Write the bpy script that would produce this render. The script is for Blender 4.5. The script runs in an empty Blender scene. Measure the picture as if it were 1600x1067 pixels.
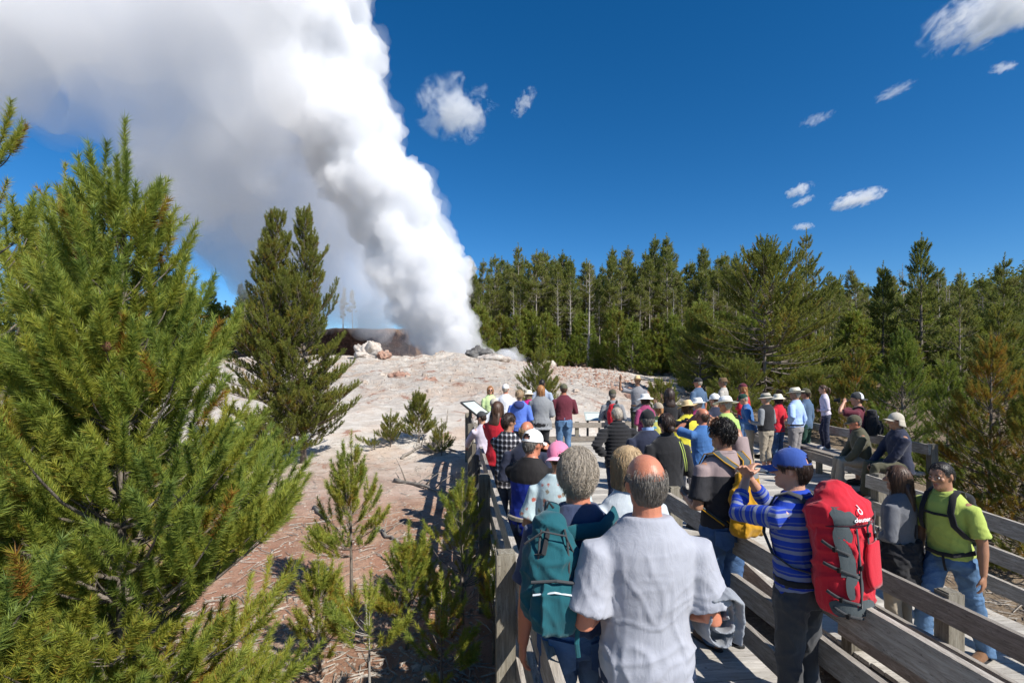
import bpy, bmesh, math, random
import numpy as np
from mathutils import Vector, Matrix, noise as mnoise
R = math.radians
SC = bpy.context.scene
COL = SC.collection

# ------------------------------------------------------------------ camera
cam_d = bpy.data.cameras.new("camera")
cam = bpy.data.objects.new("camera", cam_d); COL.objects.link(cam)
CAMZ = 2.14
cam.location = (0, 0, CAMZ); cam.rotation_euler = (R(90), 0, 0)
cam_d.lens = 18.0; cam_d.sensor_width = 36.0
cam_d.shift_y = (578 - 533.5) / 1600
cam_d.clip_start = 0.05; cam_d.clip_end = 6000
SC.camera = cam

# ------------------------------------------------------------------ world and sun
SUN_TO = Vector((0.54, -0.50, 0.68)).normalized()
w = bpy.data.worlds.new("World"); SC.world = w; w.use_nodes = True
nt = w.node_tree; nt.nodes.clear()
sky = nt.nodes.new("ShaderNodeTexSky"); sky.sky_type = 'NISHITA'; sky.sun_disc = False
sky.sun_elevation = math.asin(SUN_TO.z)
sky.sun_rotation = math.atan2(SUN_TO.x, SUN_TO.y)
sky.altitude = 2300; sky.air_density = 1.0; sky.dust_density = 0.7; sky.ozone_density = 3.5
hs = nt.nodes.new("ShaderNodeHueSaturation"); hs.inputs['Saturation'].default_value = 1.33
bg = nt.nodes.new("ShaderNodeBackground"); bg.inputs['Strength'].default_value = 0.09
wo = nt.nodes.new("ShaderNodeOutputWorld")
nt.links.new(sky.outputs[0], hs.inputs['Color']); nt.links.new(hs.outputs[0], bg.inputs[0]); nt.links.new(bg.outputs[0], wo.inputs[0])
sd = bpy.data.lights.new("sun", 'SUN'); so = bpy.data.objects.new("sun", sd); COL.objects.link(so)
sd.energy = 4.8; sd.angle = R(0.53); sd.color = (1.0, 0.955, 0.89)
so.rotation_euler = (-SUN_TO).to_track_quat('-Z', 'Y').to_euler(); so.location = (60, -20, 80)
SC.view_settings.view_transform = 'Standard'; SC.view_settings.look = 'None'
SC.view_settings.exposure = 0.58; SC.view_settings.gamma = 1.0; SC.view_settings.use_curve_mapping = False
cy = SC.cycles
cy.max_bounces = 32; cy.diffuse_bounces = 3; cy.glossy_bounces = 2; cy.transmission_bounces = 4
cy.volume_bounces = 28; cy.transparent_max_bounces = 16
cy.use_denoising = True
try:
    cy.denoiser = 'OPENIMAGEDENOISE'
except Exception:
    pass
cy.sample_clamp_indirect = 6.0
cy.caustics_reflective = False; cy.caustics_refractive = False

# ------------------------------------------------------------------ helpers
def V(*a): return Vector(a)
def P(x, y, Z):                                   # a photo pixel at a distance -> world
    return Vector(((x - 800) / 800 * Z, Z, CAMZ - (y - 578) / 800 * Z))
def lerp(a, b, t): return a + (b - a) * t
def smooth(a, b, x):
    t = min(1.0, max(0.0, (x - a) / (b - a))); return t * t * (3 - 2 * t)

class MB:
    """collects vertices and faces; becomes one mesh object"""
    def __init__(s): s.v = []; s.f = []; s.m = []
    def add(s, vs, fs, mi=0):
        o = len(s.v); s.v.extend([tuple(v) for v in vs])
        for f in fs: s.f.append([i + o for i in f]); s.m.append(mi)
    def box(s, c, size, rot=None, mi=0, taper=1.0):
        hx, hy, hz = size[0] / 2, size[1] / 2, size[2] / 2
        vs = []
        for z in (-1, 1):
            t = taper if z > 0 else 1.0
            for x, y in ((-1, -1), (1, -1), (1, 1), (-1, 1)):
                vs.append(Vector((x * hx * t, y * hy * t, z * hz)))
        if rot is not None: vs = [rot @ v for v in vs]
        vs = [v + Vector(c) for v in vs]
        s.add(vs, [(3, 2, 1, 0), (4, 5, 6, 7), (0, 1, 5, 4), (1, 2, 6, 5), (2, 3, 7, 6), (3, 0, 4, 7)], mi)
    def beam(s, a, b, wdt, hgt, mi=0, jit=0.0, rnd=None):
        """plank from a to b, width across (horizontal), height vertical; a,b at its centre line"""
        a = Vector(a); b = Vector(b); d = (b - a); L = d.length; d = d / L
        up = Vector((0, 0, 1)); side = d.cross(up)
        if side.length < 1e-4: side = Vector((1, 0, 0))
        side.normalize(); u = side.cross(d).normalized()
        vs = []
        n = max(1, int(L / 0.6)) if jit else 1
        for i in range(n + 1):
            c = a + d * (L * i / n)
            if jit and rnd: c = c + u * rnd.uniform(-jit, jit) + side * rnd.uniform(-jit, jit)
            e = 0.004
            for x, y in ((-1, -1), (1, -1), (1, 1), (-1, 1)):
                vs.append(c + side * (x * wdt / 2) + u * (y * hgt / 2))
        fs = []
        for i in range(n):
            o = 4 * i
            for k in range(4):
                fs.append((o + k, o + (k + 1) % 4, o + 4 + (k + 1) % 4, o + 4 + k))
        fs.append((3, 2, 1, 0)); o = 4 * n; fs.append((o, o + 1, o + 2, o + 3))
        s.add(vs, fs, mi)
    def tube(s, pts, rad, seg=10, side=None, cap=True, mi=0, rounded=False):
        """loft of ellipses; rad items are r or (ra, rb); ra along 'side'"""
        pts = [Vector(p) for p in pts]
        rad = [(r, r) if not isinstance(r, (tuple, list)) else tuple(r) for r in rad]
        if rounded:
            d0 = (pts[0] - pts[1]).normalized(); d1 = (pts[-1] - pts[-2]).normalized()
            r0 = min(rad[0]); r1 = min(rad[-1])
            pts = [pts[0] + d0 * r0 * .8, pts[0] + d0 * r0 * .45] + pts + [pts[-1] + d1 * r1 * .45, pts[-1] + d1 * r1 * .8]
            k = lambda q, t: (q[0] * t, q[1] * t)
            rad = [k(rad[0], .45), k(rad[0], .85)] + rad + [k(rad[-1], .85), k(rad[-1], .45)]
        n = len(pts); vs = []; prev = None
        for i in range(n):
            t = (pts[min(i + 1, n - 1)] - pts[max(i - 1, 0)])
            t = t.normalized() if t.length > 1e-9 else Vector((0, 0, 1))
            if prev is None:
                sd_ = Vector(side) if side is not None else (Vector((1, 0, 0)) if abs(t.x) < .8 else Vector((0, 1, 0)))
            else: sd_ = prev
            sd_ = sd_ - t * sd_.dot(t)
            if sd_.length < 1e-5: sd_ = t.orthogonal()
            sd_.normalize(); prev = sd_
            b = t.cross(sd_)
            for k in range(seg):
                a = 2 * math.pi * k / seg
                vs.append(pts[i] + sd_ * (math.cos(a) * rad[i][0]) + b * (math.sin(a) * rad[i][1]))
        fs = []
        for i in range(n - 1):
            for k in range(seg):
                fs.append((i * seg + k, i * seg + (k + 1) % seg, (i + 1) * seg + (k + 1) % seg, (i + 1) * seg + k))
        if cap:
            fs.append(tuple(range(seg - 1, -1, -1))); o = (n - 1) * seg
            fs.append(tuple(range(o, o + seg)))
        s.add(vs, fs, mi)
    def ball(s, c, r, seg=12, rings=8, M=None, mi=0):
        if not isinstance(r, (tuple, list)): r = (r, r, r)
        vs = [Vector((0, 0, r[2]))]
        for i in range(1, rings):
            ph = math.pi * i / rings
            for k in range(seg):
                a = 2 * math.pi * k / seg
                vs.append(Vector((r[0] * math.sin(ph) * math.cos(a), r[1] * math.sin(ph) * math.sin(a), r[2] * math.cos(ph))))
        vs.append(Vector((0, 0, -r[2])))
        fs = []
        for k in range(seg): fs.append((0, 1 + k, 1 + (k + 1) % seg))
        for i in range(rings - 2):
            for k in range(seg):
                fs.append((1 + i * seg + k, 1 + (i + 1) * seg + k, 1 + (i + 1) * seg + (k + 1) % seg, 1 + i * seg + (k + 1) % seg))
        o = 1 + (rings - 2) * seg
        for k in range(seg): fs.append((o + k, len(vs) - 1, o + (k + 1) % seg))
        if M is not None: vs = [M @ v for v in vs]
        s.add([v + Vector(c) for v in vs], fs, mi)
    def mesh(s, name, sm=False):
        me = bpy.data.meshes.new(name); me.from_pydata(s.v, [], s.f)
        if any(s.m): me.polygons.foreach_set('material_index', s.m)
        if sm: me.polygons.foreach_set('use_smooth', [True] * len(me.polygons))
        me.update(); return me

def obj(name, me, mats=None, parent=None, loc=None, sm=False):
    if isinstance(me, MB): me = me.mesh(name, sm)
    o = bpy.data.objects.new(name, me); COL.objects.link(o)
    if mats is not None:
        for m in (mats if isinstance(mats, (list, tuple)) else [mats]): me.materials.append(m)
    if parent is not None: o.parent = parent
    if loc is not None: o.location = loc
    return o
def empty(name, loc=(0, 0, 0), rz=0.0):
    o = bpy.data.objects.new(name, None); COL.objects.link(o); o.location = loc; o.rotation_euler = (0, 0, rz)
    o.empty_display_size = .1; return o
def tag(o, label=None, cat=None, group=None, kind=None):
    if label: o['label'] = label
    if cat: o['category'] = cat
    if group: o['group'] = group
    if kind: o['kind'] = kind
    return o
def np_mesh(name, verts, faces_flat, n_per, tint=None):
    """fast mesh: all faces have n_per corners"""
    me = bpy.data.meshes.new(name)
    nv = len(verts); nf = len(faces_flat) // n_per
    me.vertices.add(nv); me.vertices.foreach_set('co', np.asarray(verts, np.float32).ravel())
    me.loops.add(nf * n_per); me.loops.foreach_set('vertex_index', np.asarray(faces_flat, np.int32))
    me.polygons.add(nf); me.polygons.foreach_set('loop_start', np.arange(0, nf * n_per, n_per, dtype=np.int32))
    if tint is not None:
        at = me.attributes.new('tint', 'FLOAT', 'FACE'); at.data.foreach_set('value', np.asarray(tint, np.float32))
    me.update(calc_edges=True); return me

# ------------------------------------------------------------------ materials
class N:
    def __init__(s, name):
        s.m = bpy.data.materials.new(name); s.m.use_nodes = True; s.t = s.m.node_tree; s.t.nodes.clear()
        s.out = s.n("ShaderNodeOutputMaterial")
    def n(s, typ, ins=None, **kw):
        nd = s.t.nodes.new(typ)
        for k, v in kw.items(): setattr(nd, k, v)
        if ins:
            for k, v in ins.items():
                if hasattr(v, 'is_output'): s.t.links.new(v, nd.inputs[k])
                else: nd.inputs[k].default_value = v
        return nd
    def pos(s, obj_space=False):
        return s.n("ShaderNodeTexCoord").outputs['Object'] if obj_space else s.n("ShaderNodeNewGeometry").outputs['Position']
    def map(s, vec, scale=(1, 1, 1), rot=(0, 0, 0)):
        return s.n("ShaderNodeMapping", {'Vector': vec, 'Scale': scale, 'Rotation': rot}).outputs[0]
    def noise(s, vec, scale, detail=4, rough=.55, dist=0, col=False):
        nd = s.n("ShaderNodeTexNoise", {'Vector': vec, 'Scale': scale, 'Detail': detail, 'Roughness': rough, 'Distortion': dist})
        return nd.outputs['Color' if col else 'Fac']
    def ramp(s, fac, stops, interp='LINEAR'):
        nd = s.n("ShaderNodeValToRGB", {'Fac': fac}); cr = nd.color_ramp; cr.interpolation = interp
        while len(cr.elements) > 1: cr.elements.remove(cr.elements[-1])
        cr.elements[0].position = stops[0][0]; cr.elements[0].color = c4(stops[0][1])
        for p, c in stops[1:]:
            e = cr.elements.new(p); e.color = c4(c)
        return nd.outputs[0]
    def mix(s, f, a, b, mode='MIX'):
        nd = s.n("ShaderNodeMix", data_type='RGBA', blend_type=mode)
        for k, v in ((0, f), (6, a), (7, b)):
            if hasattr(v, 'is_output'): s.t.links.new(v, nd.inputs[k])
            else: nd.inputs[k].default_value = c4(v) if k else v
        return nd.outputs[2]
    def math(s, op, a, b=0.0, clamp=False):
        nd = s.n("ShaderNodeMath", operation=op, use_clamp=clamp)
        for k, v in ((0, a), (1, b)):
            if hasattr(v, 'is_output'): s.t.links.new(v, nd.inputs[k])
            else: nd.inputs[k].default_value = v
        return nd.outputs[0]
    def bump(s, h, dist, strength=1.0):
        return s.n("ShaderNodeBump", {'Height': h, 'Distance': dist, 'Strength': strength}).outputs[0]
    def pbsdf(s, col, rough=.8, normal=None, spec=.3, **kw):
        ins = {'Base Color': col if hasattr(col, 'is_output') else c4(col), 'Roughness': rough, 'Specular IOR Level': spec}
        if normal is not None: ins['Normal'] = normal
        ins.update(kw)
        b = s.n("ShaderNodeBsdfPrincipled", ins); return b.outputs[0]
    def fin(s, sh): s.t.links.new(sh, s.out.inputs['Surface']); return s.m
def c4(c):
    if isinstance(c, (int, float)): return (c, c, c, 1)
    return tuple(c) if len(c) == 4 else (c[0], c[1], c[2], 1)
def srgb(r, g, b):
    f = lambda u: (u / 255 / 12.92) if u / 255 <= .04045 else ((u / 255 + .055) / 1.055) ** 2.4
    return (f(r), f(g), f(b))

def wood(name, rot, base=(.20, .165, .13), light=(.42, .38, .33), stretch=(14, 1.2, 14), boards=False):
    k = N(name); p = k.map(k.pos(), scale=stretch, rot=rot)
    n1 = k.noise(p, 3.0, 6, .65, .6); n2 = k.noise(k.pos(), 1.7, 3); n3 = k.noise(p, 14, 3, .7)
    c = k.ramp(n1, [(.25, (base[0] * .6, base[1] * .58, base[2] * .55)), (.45, base), (.7, light)])
    c = k.mix(k.math('MULTIPLY', n2, .55), c, (light[0] * .75, light[1] * .74, light[2] * .72))
    sp = k.n("ShaderNodeTexVoronoi", {'Vector': k.map(k.pos(), scale=(2.2, 2.2, 5)), 'Scale': 3.0}).outputs['Distance']
    knot = k.ramp(sp, [(.0, 1), (.10, 0)])
    c = k.mix(k.math('MULTIPLY', knot, .75), c, (.05, .035, .025))
    if boards:
        sp2 = k.n("ShaderNodeSeparateXYZ", {'Vector': k.pos()}); yy = k.math('FLOOR', k.math('DIVIDE', k.math('SUBTRACT', sp2.outputs[1], k.math('MULTIPLY', sp2.outputs[0], .11)), .138))
        rv = k.n("ShaderNodeTexWhiteNoise", {'W': yy}, noise_dimensions='1D').outputs['Value']
    else: rv = k.n("ShaderNodeObjectInfo").outputs['Random']
    c = k.mix(1.0, c, k.ramp(rv, [(0, (.72, .71, .70)), (.5, (.95, .94, .92)), (1, (1.18, 1.17, 1.14))]), 'MULTIPLY')
    crack = k.ramp(k.noise(k.map(k.pos(), scale=tuple(v * 1.6 for v in stretch), rot=rot), 2.2, 3, .5, 1.0), [(.485, 0), (.5, 1), (.515, 0)])
    c = k.mix(k.math('MULTIPLY', crack, .6), c, (.04, .032, .026))
    nb = k.bump(k.math('ADD', k.math('MULTIPLY', n1, 1.0), k.math('MULTIPLY', n3, .5)), .006)
    return k.fin(k.pbsdf(c, .85, nb, .2))
WALK = math.atan2(-88, 800)            # walkway heading
M = {}
M['wood_rail'] = wood('weathered_rail_wood', (0, 0, WALK), base=(.27, .24, .205), light=(.52, .485, .44))
M['wood_deck'] = wood('weathered_deck_wood', (0, 0, 0), base=(.44, .41, .365), light=(.62, .595, .55), stretch=(1.2, 16, 14), boards=True)
M['wood_post'] = wood('weathered_post_wood', (0, 0, 0), base=(.17, .15, .115), light=(.34, .32, .27), stretch=(14, 14, 1.2))
M['wood_cross'] = wood('weathered_cross_wood', (0, 0, 0), base=(.22, .19, .16), light=(.42, .385, .34), stretch=(1.2, 14, 14))

# ------------------------------------------------------------------ terrain
def fbm(x, y, sc, o=4):
    return mnoise.fractal(Vector((x * sc, y * sc, 3.7)), 1.0, 2.0, o)
def ground_base(x, y):
    # left / centre: flat by the walk, then a sinter slope up to the mound crest
    if y < 13: zl = -.62 + .12 * smooth(5, 13, y)
    else: zl = -.50 + .098 * (y - 13) * smooth(13, 18, y)
    crest = 54
    if y > crest:
        a = -.5 + .098 * (crest - 13)
        zl = a - .9 * smooth(crest, crest + 6, y) + max(0, y - 62) * .075
    px = x / max(y, 1.0)                       # lateral direction
    # small rise straight beyond the far railing
    rise = .45 * math.exp(-((x - 2.2) / 3.2) ** 2 - ((y - 18.5) / 3.2) ** 2)
    # right: lower and flatter
    t = smooth(.02, .42, px) if y > 20 else smooth(6, 11, x)
    zr = -.95 + .045 * max(0, y - 16) + .045 * max(0, y - 55)
    z = lerp(zl, zr, t)
    # right of the mound the white apron lies lower
    z -= .9 * smooth(-.06, .08, px) * smooth(28, 50, y) * (1 - t)
    # gully edge drop between the walkways and to their right
    if y < 9: z -= .35 * smooth(2.4, 3.4, x + .11 * y) * (1 - smooth(7, 9, y))
    # cut bank behind the vent (left)
    bx = x / max(y, 1)
    bank = smooth(-.42, -.36, bx) * (1 - smooth(-.20, -.185, bx)) if y > 60 else 0
    edge = 74 + 1.6 * fbm(x, 0, .25, 3)
    z += bank * 4.4 * smooth(edge, edge + 1.0, y)
    return z + rise
def ground(x, y):
    z = ground_base(x, y)
    d = max(2.0, y)
    z += .035 * fbm(x, y, .9) * min(1, d / 5)
    if y > 16:
        a = smooth(16, 30, y)
        z += a * (.28 * fbm(x, y, .22) + .20 * abs(fbm(x + 9, y, .6)) + .08 * fbm(x, y, 1.4, 3))
        mx = x / y
        m = math.exp(-((mx + .14) / .09) ** 2) * smooth(30, 48, y) * (1 - smooth(56, 62, y))
        z += m * (.6 * abs(fbm(x, y + 5, .30)) + .35 * fbm(x, y, .8, 5))
    return z
def build_ground():
    ys = [-6.0]
    while ys[-1] < 420:
        y = ys[-1]; ys.append(y + (max(.09, abs(y) * .014) if y < 25 else (.45 if y < 85 else y * .02)))
    nx = 300; vs = []; fs = []
    us = np.linspace(-1, 1, nx + 1)
    for y in ys:
        half = 9 + max(y, 0) * 1.35
        for u in us:
            x = half * (u * .55 + .45 * u ** 3)
            vs.append((x, y, ground(x, y)))
    n = nx + 1; q = []
    for j in range(len(ys) - 1):
        for i in range(nx):
            q += [j * n + i, j * n + i + 1, (j + 1) * n + i + 1, (j + 1) * n + i]
    me = np_mesh('ground', vs, q, 4)
    me.polygons.foreach_set('use_smooth', [True] * len(me.polygons))
    k = N('ground_soil'); p = k.pos()
    sep = k.n("ShaderNodeSeparateXYZ", {'Vector': p}); X, Y = sep.outputs[0], sep.outputs[1]
    big = k.noise(p, .35, 5, .6); mid = k.noise(p, 1.6, 6, .65); fine = k.noise(p, 22, 6, .7); fin2 = k.noise(p, 70, 3, .7)
    dirt = k.ramp(mid, [(.25, (.18, .095, .06)), (.45, (.33, .19, .125)), (.6, (.43, .28, .195)), (.78, (.52, .38, .28))])
    red = k.ramp(fine, [(.3, (.33, .15, .09)), (.7, (.46, .26, .18))])
    dirt = k.mix(k.ramp(big, [(.44, 0), (.62, .75)]), dirt, red)
    litter = k.ramp(fine, [(.56, 0), (.68, .8)])
    dirt = k.mix(litter, dirt, (.12, .075, .05))
    pale = k.ramp(k.noise(p, 9, 5, .7), [(.60, 0), (.72, .7)])
    dirt = k.mix(pale, dirt, (.46, .37, .30))
    sint = k.ramp(mid, [(.2, (.33, .28, .23)), (.42, (.50, .44, .375)), (.65, (.62, .575, .51))])
    blot = k.noise(k.map(p, scale=(1, .55, 1)), .42, 6, .62, .4)
    sint = k.mix(k.ramp(blot, [(.50, 0), (.60, .6)]), sint, (.52, .38, .28))
    blot2 = k.noise(k.map(p, scale=(1, .6, 1)), .8, 6, .7, .6)
    sint = k.mix(k.ramp(blot2, [(.58, 0), (.65, .85)]), sint, (.30, .14, .09))
    strk = k.noise(k.map(p, scale=(.25, 1.6, 1), rot=(0, 0, R(-24))), .9, 6, .7, .8)
    sint = k.mix(k.ramp(strk, [(.56, 0), (.68, .65)]), sint, (.29, .27, .25))
    sint = k.mix(k.ramp(fine, [(.60, 0), (.75, .5)]), sint, (.26, .20, .16))
    # zone: dirt near, sinter beyond about 11-17 m
    wob = k.math('MULTIPLY', k.math('SUBTRACT', big, .5), 9.0)
    zf = k.ramp(k.math('DIVIDE', k.math('ADD', Y, wob), 30.0), [(.31, 0), (.53, 1)])
    c = k.mix(zf, dirt, sint)
    # forest floor far off and to the right
    px = k.math('DIVIDE', X, k.math('MAXIMUM', Y, 6.0))
    wob2 = k.math('MULTIPLY', k.math('SUBTRACT', mid, .5), .10)
    rf = k.ramp(k.math('ADD', px, wob2), [(.30, 0), (.40, 1)])
    ff = k.ramp(k.math('DIVIDE', k.math('ADD', Y, wob), 120.0), [(.56, 0), (.61, 1)])
    floor = k.ramp(fine, [(.3, (.11, .075, .05)), (.5, (.20, .15, .10)), (.72, (.33, .27, .20))])
    c = k.mix(rf, c, floor); c = k.mix(ff, c, k.mix(mid, (.14, .09, .06), (.32, .21, .15)))
    # steep cut faces: dark red brown earth
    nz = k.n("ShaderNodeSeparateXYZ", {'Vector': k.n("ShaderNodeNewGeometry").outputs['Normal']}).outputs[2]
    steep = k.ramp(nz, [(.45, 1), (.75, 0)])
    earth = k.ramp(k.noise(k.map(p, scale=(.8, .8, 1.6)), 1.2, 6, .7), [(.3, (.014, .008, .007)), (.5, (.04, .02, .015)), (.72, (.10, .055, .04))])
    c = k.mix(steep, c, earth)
    h = k.math('ADD', k.math('MULTIPLY', fine, .6), k.math('MULTIPLY', fin2, .3))
    h2 = k.math('ADD', h, k.math('MULTIPLY', mid, 2.0))
    far_h = k.noise(k.map(p, scale=(1, .7, 1)), 2.6, 9, .72, .5); farm = k.ramp(k.math('DIVIDE', Y, 40.0), [(.45, 0), (.8, 1)])
    h2 = k.math('ADD', h2, k.math('MULTIPLY', k.math('MULTIPLY', far_h, farm), 9.0))
    nb = k.bump(h2, .05, .9)
    m = k.fin(k.pbsdf(c, .92, nb, .15))
    tag(obj('ground', me, m), kind='structure')
build_ground()
# ------------------------------------------------------------------ boardwalk
rw = random.Random(11)
def wx(xp, y): return xp - .11 * y              # walkway lane xp (its offset at y = 0) -> world x
def deck(name, quads, z_of, gap=.008, bw=.138, mat='wood_deck'):
    """boards laid across the walk; quads = (y0, y1, xl(y), xr(y))"""
    b = MB()
    for (y0, y1, xl, xr) in quads:
        y = y0
        while y < y1 - .02:
            ya, yb = y, min(y1, y + bw - gap)
            z0, z1 = z_of(ya), z_of(yb); j = rw.uniform(-.002, .002)
            e0, e1 = rw.uniform(-.012, .012), rw.uniform(-.012, .012)
            sl = .11                              # boards are square to the walk
            def pt(x, yy, z):
                return (x, yy + (x - wx(1.3, yy)) * sl, z)
            xl0, xl1, xr0, xr1 = xl(ya) + e0, xl(yb) + e0, xr(ya) + e1, xr(yb) + e1
            t = .04
            vs = [pt(xl0, ya, z0 + j - t), pt(xr0, ya, z0 + j - t), pt(xr1, yb, z1 + j - t), pt(xl1, yb, z1 + j - t),
                  pt(xl0, ya, z0 + j), pt(xr0, ya, z0 + j), pt(xr1, yb, z1 + j), pt(xl1, yb, z1 + j)]
            b.add(vs, [(3, 2, 1, 0), (4, 5, 6, 7), (0, 1, 5, 4), (1, 2, 6, 5), (2, 3, 7, 6), (3, 0, 4, 7)])
            y += bw
    return tag(obj(name, b, M[mat]), kind='structure')
bench_x = lambda y: 6.45 + .05 * y
L2 = lambda y: -.46 if y < 4.9 else -.46 + .46 * smooth(4.9, 8.4, y)
deck('boardwalk_deck', [(-1.5, 6.55, lambda y: wx(.37, y), lambda y: wx(2.28, y)),
                   (6.55, 8.4, lambda y: wx(.37, y), lambda y: wx(3.62, y)),
                   (8.4, 15.1, lambda y: wx(.37, y), lambda y: bench_x(y) + .1)], lambda y: 0.0)
deck('lower_boardwalk_deck', [(-1.5, 8.39, lambda y: wx(3.66, y), lambda y: wx(5.74, y))], L2)
# raised step at the back right of the viewing platform
b = MB()
for i in range(9):
    ya = 12.3 + i * .29
    b.box(((3.2 + bench_x(ya)) / 2 + .0, ya + .14, .14), (bench_x(ya) - 3.2, .27, .05))
for xx in (3.3, 4.4, 5.5, 6.6):
    b.box((xx, 13.5, .06), (.09, 2.5, .11))
tag(obj('deck_step', b, M['wood_deck']), kind='structure')
# joists / skirts under the deck edges
b = MB()
for xp, z, y0, y1 in ((.40, -.18, -1.5, 15.0), (2.25, -.18, -1.5, 6.5), (1.3, -.2, -1.5, 15)):
    b.beam((wx(xp, y0), y0, z), (wx(xp, y1), y1, z), .05, .22)
for xp, y0, y1 in ((3.70, -1.5, 4.9), (5.70, -1.5, 4.9)):
    b.beam((wx(xp, y0), y0, -.64), (wx(xp, y1), y1, -.64), .05, .22)
    b.beam((wx(xp, 4.9), 4.9, -.64), (wx(xp, 8.3), 8.3, -.18), .05, .22)
b.beam((wx(.4, 15.05), 15.1, -.18), (bench_x(15), 15.9, -.18), .05, .22)
b.beam((wx(2.2, 6.5), 6.6, -.18), (wx(3.6, 6.5), 6.75, -.18), .05, .22)
tag(obj('deck_joists', b, M['wood_rail']), kind='structure')

def railing(label, pts, posts, zdeck, rails=((.90, .17), (.57, .16), (.26, .15)), side=1, post_h=.93, post_w=.125, group=None):
    """posts = y positions; rails = (top height, plank width); side: which face of the posts the planks are on"""
    (xp0, y0), (xp1, y1) = pts
    line = lambda y: wx(lerp(xp0, xp1, (y - y0) / (y1 - y0)), y)
    root = empty('wooden_railing', (line(y0), y0, zdeck(y0)))
    L = root.location.copy()
    tag(root, label, 'railing', group)
    for y in posts:
        x = line(y); z = zdeck(y); g = ground(x, y) - .15
        q = MB(); rot = Matrix.Rotation(WALK * -1 + rw.uniform(-.05, .05), 3, 'Z')
        ht = z + post_h + rw.uniform(-.01, .02) - g
        q.box((0, 0, ht / 2), (post_w, post_w, ht), rot)
        q.box((0, 0, ht + .004), (post_w * .8, post_w * .8, .012), rot)
        obj('post', q, M['wood_post'], root, loc=Vector((x, y, g)) - L)
    off = side * (post_w / 2 + .022)
    ends = [y0] + list(posts[1:-1:2]) + [y1]
    ends = sorted(set(ends))
    for (ht, wd) in rails:
        for a, c in zip(ends[:-1], ends[1:]):
            q = MB()
            pa = Vector((line(a) + off, a + .004, zdeck(a) + ht - wd / 2)); pb = Vector((line(c) + off, c - .004, zdeck(c) + ht - wd / 2))
            q.beam(pa - L, pb - L, .042, wd, jit=.003, rnd=rw)
            obj('rail', q, M['wood_rail'], root)
    return root
railing('long left wooden railing of the upper boardwalk, lined by leaning visitors', ((.33, -1.2), (.33, 14.6)), [-1.1, .95, 3.4, 5.9, 8.4, 11.3, 14.4], lambda y: 0, side=1)
railing('grey railing right of the upper boardwalk, behind the red backpack wearer', ((2.24, -1.2), (2.24, 5.35)), [-1.0, 1.35, 3.3, 5.25], lambda y: 0, side=-1)
railing('near side railing of the lower boardwalk with a thick post in front of the couple', ((3.72, -1.2), (3.72, 4.85)), [-1.0, 1.4, 3.86, 4.8], lambda y: -.46, side=-1)
railing('far side railing of the lower boardwalk, beside the undergrowth at the right edge', ((5.66, -1.2), (5.66, 6.95)), [-1.0, 1.6, 4.1, 6.85], L2, side=-1)

# bench along the right of the platform
def bench():
    root = empty('bench', (bench_x(8.5), 8.5, 0)); L = root.location.copy()
    tag(root, 'long weathered plank bench with a railing back along the right side of the platform', 'bench')
    for y in (8.45, 10.6, 12.6, 14.6):
        q = MB(); q.box((bench_x(y) + .06, y, .40), (.11, .11, 1.05)); q.v = [tuple(Vector(v) - L) for v in q.v]
        obj('post', q, M['wood_post'], root)
        q = MB(); q.box((bench_x(y) - .62, y, .20), (.09, .09, .40)); q.v = [tuple(Vector(v) - L) for v in q.v]
        obj('leg', q, M['wood_post'], root)
    for z in (.83,):
        q = MB(); q.beam(Vector((bench_x(8.4) - .02, 8.4, z)) - L, Vector((bench_x(14.8) - .02, 14.8, z)) - L, .042, .17, jit=.003, rnd=rw)
        obj('back_rail', q, M['wood_rail'], root)
    for k in range(3):
        q = MB(); o = -.16 - .19 * k
        q.beam(Vector((bench_x(8.4) + o, 8.4, .435)) - L, Vector((bench_x(14.8) + o, 14.8, .435)) - L, .17, .04, jit=.002, rnd=rw)
        obj('seat_plank', q, M['wood_rail'], root)
    q = MB(); q.beam(Vector((bench_x(8.4) - .66, 8.4, .33)) - L, Vector((bench_x(14.8) - .66, 14.8, .33)) - L, .04, .17, jit=.003, rnd=rw)
    obj('front_plank', q, M['wood_rail'], root)
bench()
# low far railing
def far_rail():
    a = Vector((wx(.35, 14.9), 14.95, 0)); c = Vector((bench_x(15), 15.6, 0))
    root = empty('wooden_railing', a); tag(root, 'low two plank railing across the far end of the platform, nearest the geyser', 'railing')
    d = c - a
    for t in (.02, .2, .38, .56, .74, .9):
        p = d * t; q = MB(); q.box((p.x, p.y + .08, .2), (.11, .11, .80)); obj('post', q, M['wood_post'], root)
    for z, wdt in ((.57, .15), (.17, .15)):
        q = MB(); q.beam(Vector((0, 0, z - .07)), d + Vector((0, 0, z - .07)), .042, wdt, jit=.003, rnd=rw); obj('rail', q, M['wood_cross'], root)
far_rail()
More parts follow.
